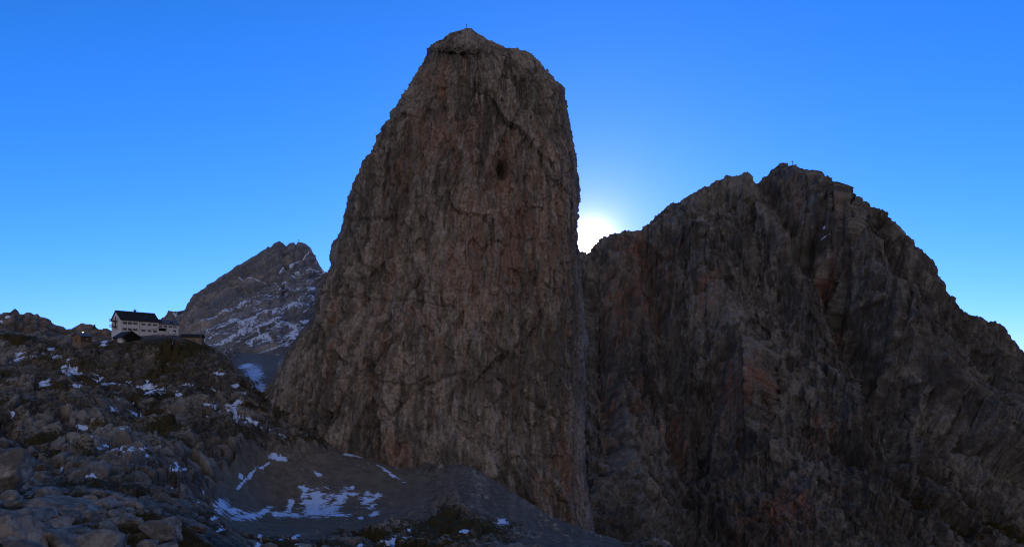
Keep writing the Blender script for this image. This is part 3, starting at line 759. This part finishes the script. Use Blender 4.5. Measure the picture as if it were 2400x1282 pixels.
M_white = flat_mat("white render", (.62, .60, .60), .10, .6, .9)
M_roof = flat_mat("dark roof", (.028, .024, .022), .3, 3, .7)
M_roofb = flat_mat("grey sheet roof", (.10, .10, .11), .2, 2, .5)
M_wood = flat_mat("weathered timber", (.11, .065, .040), .35, 3, .85, stretch=(6, 6, .6))
M_orange = flat_mat("warm timber", (.24, .125, .075), .3, 3, .85, stretch=(6, 6, .6))
M_black = flat_mat("charred boards", (.014, .011, .009), .3, 3, .8)
M_glass, _t, _b = new_mat("window glass"); _b.inputs['Base Color'].default_value = (.03, .035, .045, 1); _b.inputs['Roughness'].default_value = .12; _b.inputs['Specular IOR Level'].default_value = .6
M_shut = flat_mat("dark shutters", (.045, .032, .025), .3, 4)
M_stone = flat_mat("masonry", (.20, .15, .115), .45, 3, .95, .08)
M_metal = flat_mat("grey metal", (.22, .22, .23), .15, 4, .45, metal=.6)
M_red = flat_mat("red cloth", (.35, .03, .025), .2, 3)
M_blue = flat_mat("pale blue door paint", (.10, .22, .30), .2, 3)
M_gold = flat_mat("tarnished metal", (.16, .13, .10), .2, 3, .5, metal=.4)

def add_window(par, x, zc, y, wd=1.0, ht=1.15, shutters=True):
    """opening on the front wall (local -y side)"""
    f = MB()
    t_ = .06
    f.box((x, y - .03, zc + ht / 2), (wd + t_, .10, t_)); f.box((x, y - .03, zc - ht / 2), (wd + t_, .10, t_))
    for sx in (-1, 1): f.box((x + sx * wd / 2, y - .032, zc), (t_, .096, ht - t_))
    f.box((x, y - .034, zc), (.05, .09, ht - t_))
    w_ = f.build('window', M_white, par)
    MB().box((x, y - .012, zc), (wd - t_, .03, ht - t_)).build('pane', M_glass, w_)
    if shutters:
        for sx in (-1, 1):
            MB().box((x + sx * (wd / 2 + .24), y - .045, zc), (.34, .05, ht + .08)).build('shutter', M_shut, w_)
    return w_

# ------------------------------------------------------------------ main mountain hut
phi = math.radians(49)
YA = 330.0
XA = (283 - 1200) / F * YA
z_eave = (HY - 747.5) / F * YA
z_ridge = (HY - 730) / F * 334
base = 21.5
hut = empty('mountain_hut', (XA, YA, base), phi)
tag(hut, 'large white mountain hut with steep dark roof on the rocky knoll', 'hut')
L, W = 17.5, 12.0
ez = z_eave - base; rz = z_ridge - base + .3
MB().prism_x([(0, 0), (0, ez), (W / 2, rz - .15), (W, ez), (W, 0)], 0, L).build('wall', M_white, hut)
# roof: two slabs
def gable_roof(par, L, W, ez, rz, over=.45, th=.22, mat=M_roof, name='roof', x0=0.0, ye=.5):
    sl_ = (rz - ez) / (W / 2)
    poly = [(-ye, ez - ye * sl_ + .05), (W / 2, rz + .05), (W + ye, ez - ye * sl_ + .05), (W + ye, ez - ye * sl_ + .05 + th), (W / 2, rz + .05 + th * 1.2), (-ye, ez - ye * sl_ + .05 + th)]
    return MB().prism_x(poly, x0 - over, x0 + L + over).build(name, mat, par)
roof = gable_roof(hut, L, W, ez, rz)
ch = MB(); ch.box((8.6, 6.0, rz + .5), (.9, .9, 1.1)); ch.box((8.6, 6.0, rz + 1.1), (1.2, 1.2, .14)); ch.rod((8.6, 6, rz + 1.15), (8.6, 6, rz + 1.5), .30, 8, .06)
cho = ch.build('chimney', M_stone, roof)
MB().rod((8.6, 6, rz + 1.45), (8.6, 6, rz + 2.5), .04, 6).build('lightning_rod', M_metal, roof)
MB().rod((3.4, 6, rz + .2), (3.4, 6, rz + .75), .05, 6).build('vent_pipe', M_metal, roof)
slp = math.atan2(rz - ez, W / 2)
def on_roof(x, s):   # s metres up from the eave
    return Vector((x, s * math.cos(slp), ez + s * math.sin(slp) + .33))
for x_, s_ in ((11.6, 2.3), (12.4, 2.3), (15.8, 2.2), (13.2, 4.6)):
    p = on_roof(x_, s_)
    Mx = Matrix.Translation(p) @ Matrix.Rotation(slp, 4, 'X')
    sk = MB().box((0, 0, 0), (.55, .75, .10), Mx).build('skylight', M_metal, roof)
    MB().box((0, 0, .055), (.42, .60, .03), Mx).build('pane', M_glass, sk)
dm = MB(); dm.prism([( -.45, 0), (-.45, .7), (0, 1.15), (.45, .7), (.45, 0)], 0, 2.2)
dmo = dm.build('dormer', M_roof, roof); dmo.location = (13.3, 3.8, ez + 3.0 * math.tan(slp) + .25)
for x_ in (2.0, 4.4, 6.8): add_window(hut, x_ - .2, ez - 1.75, 0, 1.05, 1.2)
for x_ in (10.6, 13.4, 16.0): add_window(hut, x_ - .3, ez - 1.85, 0, .85, 1.05)
for x_ in (2.0, 4.4, 6.8): add_window(hut, x_ - .2, ez - 4.75, 0, 1.05, 1.2)
for x_ in (10.6, 13.4, 16.0): add_window(hut, x_ - .3, ez - 4.95, 0, .85, 1.05)
MB().rod((8.55, -.12, .3), (8.55, -.12, ez - .1), .09, 8).build('downpipe', M_metal, hut)
gt = MB(); gt.box((L / 2, -.55, ez - .38), (L + .9, .14, .12)); gt.build('gutter', M_shut, hut)
# gable side (local -x): balconies
for zc, ln in ((ez - .6, 5.0), (ez - 3.4, 5.0)):
    b_ = MB(); b_.box((-1.0, 6.6, zc), (2.0, ln, .18)); bo = b_.build('balcony', M_wood, hut)
    rl = MB()
    for yy in np.linspace(6.6 - ln / 2 + .05, 6.6 + ln / 2 - .05, 11): rl.rod((-1.95, yy, zc + .09), (-1.95, yy, zc + 1.05), .035, 5)
    for xx in np.linspace(-1.9, -.1, 5):
        for yy in (6.6 - ln / 2 + .05, 6.6 + ln / 2 - .05): rl.rod((xx, yy, zc + .09), (xx, yy, zc + 1.05), .035, 5)
    rl.box((-1.95, 6.6, zc + 1.08), (.09, ln, .08)); rl.box((-1.0, 6.6 - ln / 2 + .04, zc + 1.08), (1.9, .08, .08)); rl.box((-1.0, 6.6 + ln / 2 - .04, zc + 1.08), (1.9, .08, .08))
    rl.build('railing', M_wood, bo)
    MB().rod((-1.8, 6.6 - ln / 2 + .3, zc - .1), (-.02, 6.6 - ln / 2 + .3, zc - 1.4), .09, 6).build('brace', M_wood, bo)
    MB().box((-.04, 6.6, zc + 1.2), (.08, 1.0, 2.1)).build('balcony_door', M_shut, hut)
# outside stair flight on the gable
st = MB()
for k in range(10): st.box((-1.0 , 2.4 + .28 * k, .6 + .3 * k), (1.0, .3, .07))
st.build('outside_stair', M_wood, hut)

# annex
dXB = Vector((math.cos(phi), math.sin(phi), 0)) * (L + .01)
axb = 24.0
ax = empty('hut_annex', (XA + dXB.x, YA + dXB.y, axb), phi)
tag(ax, 'low white annex with grey roof and two dormers joined to the big hut', 'hut')
Yx = YA + dXB.y + 3
eza = (HY - 759) / F * (Yx - 2) - axb; rza = (HY - 750) / F * (Yx + 2) - axb
La, Wa = 9.9, 8.0
MB().prism_x([(.4, 0), (.4, eza), (Wa / 2, rza - .1), (Wa, eza), (Wa, 0)], .02, La).build('wall', M_white, ax)
ra = gable_roof(ax, La - .1, Wa, eza, rza, over=.3, mat=M_roofb, x0=.42, ye=.1)
for x_ in (1.6, 6.7):
    dm = MB(); dm.prism([(-.75, 0), (-.75, .9), (0, 1.55), (.75, .9), (.75, 0)], 0, 2.6)
    dmo = dm.build('dormer', M_roof, ra); dmo.location = (x_, .9, eza + .1)
    MB().box((0, -.03, .55), (.7, .06, .6)).build('pane', M_glass, dmo)
MB().box((La / 2, -.0, eza - .02), (La, .14, .14)).build('gutter', M_shut, ax)
for x_ in (.95, 3.4, 5.8, 8.1): add_window(ax, x_, eza - 1.15, .4, .72, .95)
MB().box((1.9, .37, eza - 2.9), (3.4, .08, 1.2)).build('entrance', M_black, ax)
MB().box((7.9, .37, eza - 3.1), (1.2, .08, .8)).build('window_shutter', M_shut, ax)
MB().box((1.95, -.4, eza - 2.2), (3.8, 1.4, .1)).build('porch_roof', M_black, ax)

# terrace railing in front of the annex
def pt(px_, Y_, h=0.0):
    x_ = (px_ - 1200) / F * Y_
    return Vector((x_, Y_, ground_z(x_, Y_) + h))
def fence(name, label, pts, mat, h=1.0, step=1.6, nr=2):
    e = empty(name, pts[0])
    tag(e, label, 'fence')
    p = []
    for a, b in zip(pts[:-1], pts[1:]):
        k = max(1, int((b - a).length / step))
        p += [a.lerp(b, i_ / k) for i_ in range(k)]
    p.append(pts[-1])
    p = [Vector((q_.x, q_.y, max(q_.z, ground_z(q_.x, q_.y)))) for q_ in p]
    o0 = p[0]
    for q_ in p:
        MB().box((q_ - o0) + Vector((0, 0, h / 2 - .1)), (.10, .10, h + .2)).build('post', mat, e)
    r_ = MB()
    for a, b in zip(p[:-1], p[1:]):
        for k in range(nr): r_.rod(a - o0 + Vector((0, 0, h * (1 - .42 * k))), b - o0 + Vector((0, 0, h * (1 - .42 * k))), .045, 5)
    r_.build('rail', mat, e)
    e.location = o0
    return e
fence('fence', 'pale sloping stair railing below the corner of the big hut', [pt(350, 322), pt(372, 332)], M_stone, .9)
fence('fence', 'dark terrace railing in front of the low white annex', [pt(374, 336), pt(398, 339), pt(420, 342)], M_shut, 1.0)

# parasols closed on the terrace
for k, (px_, lab) in enumerate(((394, 'closed dark parasol at the left end of the white annex wall'), (412, 'closed dark parasol at the right end of the white annex wall'))):
    p_ = pt(px_, 338 + k * 2)
    e = empty('parasol', p_); tag(e, lab, 'parasol', 'closed parasols on the hut terrace')
    MB().rod((0, 0, -.2), (0, 0, 2.6), .04, 6).build('pole', M_metal, e)
    MB().rod((0, 0, 1.0), (0, 0, 2.55), .17, 8, .05).build('canopy', M_shut, e)
p_ = pt(382, 337); e = empty('bench', p_); tag(e, 'red covered bench by the dark annex entrance', 'bench')
MB().box((0, 0, .45), (1.5, .4, .07)).build('seat', M_red, e); MB().box((0, .2, .75), (1.5, .06, .45)).build('backrest', M_red, e)
for sx in (-.6, .6): MB().box((sx, 0, .2), (.08, .36, .42)).build('leg', M_shut, e)

# ------------------------------------------------------------------ front shed with dark gable
ph2 = math.radians(-38)
Ys = 318.0
Ls, Ws = 10.5, 7.5
# the left front corner of the long wall
Xs = (265 - 1200) / F * Ys
shb = (HY - 806) / F * Ys - 1.6
sh = empty('storage_shed', (Xs, Ys, shb), ph2)
tag(sh, 'low shed with broad dark roof and black gable in front of the big hut', 'shed')
ezs = (HY - 791) / F * Ys - shb; rzs = (HY - 778) / F * (Ys - 1) - shb
MB().box((2.35, .06, ezs / 2), (4.7, .12, ezs)).build('wall', M_wood, sh)
MB().prism_x([(.02, 0), (.02, ezs - .05), (Ws / 2, rzs - .2), (Ws, ezs - .05), (Ws, 0)], 4.7, Ls - 1.8).build('wall', M_white, sh)
MB().box((2.3, 4.0, ezs / 2 - .1), (4.58, Ws - .5, ezs - .2)).build('store_room', M_stone, sh)
rs = gable_roof(sh, Ls, Ws, ezs, rzs, over=.5, ye=.7, mat=M_roof)
MB().prism_x([(-.1, ezs - .4), (Ws / 2, rzs - .05), (Ws + .1, ezs - .4), (Ws + .1, .4), (-.1 + 3.6, .4)], Ls - .05, Ls + .05).build('gable_boards', M_black, sh)
f_ = add_window(sh, 6.6, ezs - 1.0, .02, .6, .35, False)
MB().box((Ls - 1.76, 1.5, 1.6 + .3), (.08, .9, 2.0)).build('door', M_blue, sh)
MB().box((Ls / 2 - .9, -.03, .8), (Ls - 1.8, .16, 1.5)).build('plinth', M_stone, sh)

# ------------------------------------------------------------------ small timber hut, left
Yh = 316.0
Xh = (189 - 1200) / F * Yh
hb = (HY - 818) / F * Yh - 1.0
th_ = empty('timber_hut', (Xh, Yh, hb), math.radians(64))
tag(th_, 'small orange timber hut on a stone base left of the big hut', 'hut')
hz0 = (HY - 801) / F * Yh - hb; ez3 = (HY - 787.0) / F * Yh - hb; rz3 = (HY - 781.5) / F * 319 - hb
Lh, Wh = 5.2, 5.9
MB().box((Lh / 2, Wh / 2, hz0 / 2 - 1.2), (Lh + .3, Wh + .3, hz0 + 2.4)).build('base', M_stone, th_)
MB().prism_x([(.02, hz0), (.02, ez3), (Wh / 2, rz3 - .12), (Wh - .02, ez3), (Wh - .02, hz0)], 0, .14).build('gable_wall', M_orange, th_)
MB().prism_x([(0, hz0), (0, ez3), (Wh / 2, rz3 - .14), (Wh, ez3), (Wh, hz0)], .14, Lh).build('wall', M_wood, th_)
gable_roof(th_, Lh, Wh, ez3, rz3, over=.5, ye=.6, th=.16, mat=M_roofb)
MB().box((-.03, 3.4, hz0 + 1.0), (.06, .9, 1.9)).build('door', M_wood, th_)
add_window(th_, 3.0, hz0 + 1.5, 0, .7, .6, False)
MB().rod((Lh / 2, Wh / 2 - .9, rz3 - .6), (Lh / 2, Wh / 2 - .9, rz3 + .6), .12, 8).build('stove_pipe', M_metal, th_)
# sun glint beyond the timber hut, built as an added glowing ball on a pole
lp = pt(194, 330); e = empty('sun_glint', lp); tag(e, 'bright white sun glint, built as a glowing ball, just above the roof of the timber hut', 'sun_glint')
zl = (HY - 778.5) / F * 330 - lp.z
MB().rod((0, 0, -.3), (0, 0, zl - .15), .06, 6).build('pole', M_metal, e)
ml = bpy.data.materials.new('lamp light'); ml.use_nodes = True
pb = ml.node_tree.nodes['Principled BSDF']; pb.inputs['Emission Color'].default_value = (1, .85, .65, 1); pb.inputs['Emission Strength'].default_value = 9; pb.inputs['Base Color'].default_value = (.8, .8, .8, 1)
hd = MB(); r_ = bmesh.ops.create_uvsphere(hd.bm, u_segments=12, v_segments=8, radius=.26); bmesh.ops.transform(hd.bm, matrix=Matrix.Translation((0, 0, zl)) @ Matrix.Diagonal((1.2, 1, .7, 1)), verts=r_['verts'])
hd.build('glint_ball', ml, e)
MB().rod((0, 0, zl + .3), (0, 0, zl + .40), .30, 10, .2).build('glint_cap', M_metal, e)

# ------------------------------------------------------------------ low stone hut, right end of the plateau
Yr_ = 326.0
Xr_ = (424 - 1200) / F * Yr_
rb_ = (HY - 812) / F * Yr_
sh2 = empty('stone_hut', (Xr_, Yr_, rb_), math.radians(12))
tag(sh2, 'low brown stone hut with flat dark roof at the right end of the plateau', 'hut')
ez4 = (HY - 790) / F * Yr_ - rb_; L4 = 9.4
MB().box((L4 / 2, 2, ez4 / 2), (L4, 4, ez4)).build('wall', M_stone, sh2)
r4 = MB(); r4.prism_x([(-.4, ez4 + .02), (2, ez4 + 1.5), (4.4, ez4 + .02), (4.4, ez4 + .2), (2, ez4 + 1.7), (-.4, ez4 + .2)], -.4, L4 + .4)
r4.build('roof', M_roof, sh2)
add_window(sh2, 7.2, ez4 - 1.0, 0, .6, .6, False)
# flagpole
fp = pt(470, 322); e = empty('flagpole', fp); tag(e, 'thin tall pole beside the low stone hut', 'pole')
zt = (HY - 757) / F * 322 - fp.z
MB().rod((0, 0, -.4), (0, 0, zt), .10, 6, .06).build('pole', M_gold, e)
MB().box((0, 0, zt), (.5, .12, .35)).build('finial', M_gold, e)
fence('fence', 'dark edge railing running down the right slope of the knoll', [pt(482, 318), pt(503, 312), pt(518, 309)], M_shut, .9, 2.5, 1)
# electric cable across the facade
hu = Matrix.Translation(hut.location) @ Matrix.Rotation(phi, 4, 'Z')
a_ = hu @ Vector((8.6, -.4, ez - 4.4)); b_ = hu @ Vector((17.4, -.4, ez - 3.1))
cb_ = MB(); K = 12
for i_ in range(K):
    p0, p1 = a_.lerp(b_, i_ / K), a_.lerp(b_, (i_ + 1) / K)
    s0, s1 = [-.4 * 4 * t_ * (1 - t_) for t_ in (i_ / K, (i_ + 1) / K)]
    cb_.rod(p0 + Vector((0, 0, s0)), p1 + Vector((0, 0, s1)), .04, 5)
tag(cb_.build('cable', M_black), 'thin dark cable slanting across the white front of the big hut', 'cable')

# ------------------------------------------------------------------ summit crosses
def surf_z(Vg, x, y, rad):
    q = Vg.reshape(-1, 3); d_ = np.hypot(q[:, 0] - x, q[:, 1] - y)
    s_ = q[d_ < rad]
    return float(s_[:, 2].max()) if len(s_) else float(q[np.argmin(d_), 2])
def crest_point(Vg, pxc, wpx=3.0):
    q = Vg.reshape(-1, 3)
    pxx = 1200 + q[:, 0] / q[:, 1] * F
    s_ = q[np.abs(pxx - pxc) < wpx]
    return Vector([float(v) for v in s_[np.argmax(s_[:, 2] / s_[:, 1])]])
def cross(p, h, label, arm=.5, wd=.12):
    e = empty('summit_cross', p); tag(e, label, 'cross')
    MB().box((0, 0, h / 2 - .3), (wd, wd, h + .6)).build('post', M_wood, e)
    MB().box((0, -.01, h * .72), (h * arm, wd * .8, wd * .9)).build('crossbar', M_wood, e)
    for k in range(3):
        a = k * 2.1
        MB().rod((0, 0, h * .7), (math.cos(a) * h * .35, math.sin(a) * h * .35, -.4), .015, 4).build('guy_wire', M_metal, e)
cross(crest_point(TOWER, 1094, 2), 1.7, 'tiny dark cross on top of the tall central rock tower', .5, .16)
cross(crest_point(VR[:nfR + 5], 1857, 2), 4.2, 'slender dark cross on the summit of the right mountain', .5, .34)
cross(crest_point(VB[:nfB + 5], 699, 1.5), 4.6, 'tiny dark cross on the distant snow streaked left peak', .3, .5)

# ------------------------------------------------------------------ foreground boulders
rng = random.Random(5)
def rock_mesh(name, seed, sub, planes=16, sx=1, sy=1, sz=1, rough=.05):
    bm = bmesh.new(); bmesh.ops.create_icosphere(bm, subdivisions=sub, radius=1)
    D = np.array([v.co[:] for v in bm.verts]); D /= np.linalg.norm(D, axis=1, keepdims=True)
    r0 = np.random.RandomState(seed)
    nn = r0.normal(size=(planes, 3)); nn /= np.linalg.norm(nn, axis=1, keepdims=True)
    dd = r0.uniform(.50, .92, planes)
    dots = np.maximum(D @ nn.T, 1e-3)
    r = np.minimum(dd[None, :] / dots, 1.25)
    k = 80.0
    r = -np.log(np.exp(-k * r).sum(1)) / k
    P_ = D * r[:, None]
    P_ = P_ * (1 + rough * 1.3 * fbm(P_ + seed * 3.1, .7, 3, seed)[:, None])
    c_, q_ = cells(P_ + seed, (.42, .42, .3), seed + 3)
    P_ = P_ * (1 + rough * .7 * c_[:, None] - rough * .5 * q_[:, None])
    ext = (P_.max(0) - P_.min(0)) / 2; P_ = (P_ - (P_.max(0) + P_.min(0)) / 2) / ext * np.array([sx, sy, sz])
    for v, c in zip(bm.verts, P_): v.co = c
    me = bpy.data.meshes.new(name); bm.to_mesh(me); bm.free()
    me.polygons.foreach_set('use_smooth', np.ones(len(me.polygons), dtype=bool))
    for kk, val in (('stain', 0), ('crack', None), ('pale', 0), ('turf', 0), ('snow', 0), ('tone', None)):
        at = me.attributes.new(kk, 'FLOAT', 'POINT')
        at.data.foreach_set('value', (q_ * .6 if kk == 'crack' else c_ * .8 if kk == 'tone' else np.full(len(me.vertices), float(val))).astype(np.float32))
    me.materials.append(M_boulder)
    return me
GRP = 'boulders heaped in the lower left foreground'
named = [ # px, py centre, w, h (px), Y, rot, label, tilt
 (160, 1205, 168, 62, 17.0, 12, 'long flat topped pale slab lying in the middle of the boulder field', 10),
 (22, 1275, 150, 150, 10.5, 40, 'huge striated grey rock filling the bottom left corner', 25),
 (10, 1105, 100, 120, 21.0, 60, 'dark leaning rock mass cut by the left edge of the picture', 30),
 (304, 1228, 60, 48, 15.0, 20, 'pointed grey boulder right of the long flat slab', 5),
 (371, 1246, 84, 56, 13.5, 70, 'rounded pale boulder sitting at the edge of the dark grass', 8),
 (243, 1182, 22, 30, 19.0, 15, 'small upright pale stone standing behind the long slab', 0),
 (219, 1172, 34, 30, 20.0, 35, 'brownish round boulder beside the small upright pale stone', 0),
 (303, 1198, 42, 18, 17.5, 5, 'low flat stone above the pointed boulder', 4),
 (266, 1206, 32, 28, 16.6, 90, 'squarish mottled boulder between the slab and the pointed boulder', 0),
 (32, 1198, 74, 30, 17.0, 10, 'long sloping grey rock near the left edge above the huge corner rock', 15),
 (90, 1214, 46, 30, 15.6, 50, 'ridged boulder just left of the long flat slab', 10),
 (467, 1238, 44, 22, 15.5, 25, 'flat stone half buried in the dark grass on the right', 8),
 (345, 1274, 52, 26, 12.0, 30, 'pale broken stone at the bottom edge in front of the rounded boulder', 0),
 (232, 1262, 70, 50, 12.4, 66, 'broad grey boulder at the bottom below the long slab', 5),
 (135, 1245, 62, 44, 13.5, 14, 'blocky grey boulder under the left end of the long slab', 5),
 (110, 1155, 100, 26, 22.5, 8, 'wide low ledge of rock at the top of the boulder field', 3),
 (148, 1168, 34, 16, 20.5, 80, 'rounded stone tucked against the dark grass behind the slab', 0),
]
placed = []
for k, (px_, py_, wd, ht, Y_, rot, lab, tl) in enumerate(named):
    wm, hm = wd / F * Y_, ht / F * Y_
    me = rock_mesh('boulder', 40 + k, 5 if wd > 40 else 4, 11 + k % 5, .52 * wm, .45 * wm, .52 * hm)
    o = bpy.data.objects.new('boulder', me); col.objects.link(o)
    x_ = (px_ - 1200) / F * Y_
    o.location = (x_, Y_, (HY - py_) / F * Y_)
    o.rotation_euler = (0, math.radians(tl), math.radians(rng.uniform(-12, 12)))
    tag(o, lab, 'boulder', GRP); placed.append((x_, Y_, wm * .5))
protos = [rock_mesh('boulder', 80 + k, 4, 10 + k % 4, 1.0, rng.uniform(.7, 1), rng.uniform(.55, .8)) for k in range(9)]
cnt = 0
while cnt < 300:
    Y_ = math.exp(rng.uniform(math.log(10), math.log(27))); px_ = rng.uniform(-60, 430)
    x_ = (px_ - 1200) / F * Y_; gz = ground_z(x_, Y_); py_ = HY - gz / Y_ * F
    lim = np.interp(px_, [-60, 160, 300, 430], [1138, 1150, 1200, 1262])
    if py_ < lim - 4 or py_ > 1320: continue
    if 170 < px_ < 260 and 1155 < py_ < 1175: continue
    if px_ > 380 and rng.random() < .7: continue
    s_ = rng.choice([.09, .12, .16, .20, .28, .38]) * rng.uniform(.8, 1.25)
    if any(math.hypot(x_ - a, Y_ - b) < c * .55 for a, b, c in placed): continue
    o = bpy.data.objects.new('boulder', rng.choice(protos)); col.objects.link(o)
    o.location = (x_, Y_, gz + s_ * .18); o.scale = (s_ * rng.uniform(.8, 1.3), s_ * rng.uniform(.8, 1.2), s_ * rng.uniform(.7, 1.1))
    o.rotation_euler = (rng.uniform(-.4, .4), rng.uniform(-.4, .4), rng.uniform(0, 6.28))
    tag(o, 'smaller grey limestone boulder packed among the big rocks in the lower left corner', 'boulder', 'small boulders filling the lower left foreground')
    placed.append((x_, Y_, s_ * .9)); cnt += 1

# grass tufts between the boulders: one object
def grass():
    r0 = np.random.RandomState(9)
    vs, fs = [], []
    nblade = 0
    while nblade < 26000:
        Y_ = math.exp(r0.uniform(math.log(11), math.log(26))); px_ = r0.uniform(150, 520)
        x_ = (px_ - 1200) / F * Y_; gz = ground_z(x_, Y_); py_ = HY - gz / Y_ * F
        lim = np.interp(px_, [150, 300, 480, 520], [1145, 1185, 1255, 1270])
        if py_ < lim or py_ > 1310: continue
        if px_ < 300 and r0.rand() < .5: continue
        for _ in range(13):
            bx, by = x_ + r0.normal() * .07, Y_ + r0.normal() * .07
            h = r0.uniform(.06, .20); a = r0.uniform(0, 6.28); lx, ly = r0.normal() * .06, r0.normal() * .06
            dx, dy = math.cos(a) * .007, math.sin(a) * .007
            i0 = len(vs)
            vs += [(bx - dx, by - dy, gz - .02), (bx + dx, by + dy, gz - .02), (bx + lx * .5 + dx * .6, by + ly * .5 + dy * .6, gz + h * .6),
                   (bx + lx * .5 - dx * .6, by + ly * .5 - dy * .6, gz + h * .6), (bx + lx, by + ly, gz + h)]
            fs += [(i0, i0 + 1, i0 + 2, i0 + 3), (i0 + 3, i0 + 2, i0 + 4)]
            nblade += 1
    me = bpy.data.meshes.new('grass'); me.from_pydata(vs, [], fs)
    me.materials.append(flat_mat('dry alpine grass', (.075, .055, .022), .4, 3))
    o = bpy.data.objects.new('grass', me); col.objects.link(o)
    tag(o, 'dark olive alpine grass growing between the foreground boulders', 'grass', kind='stuff')
grass()
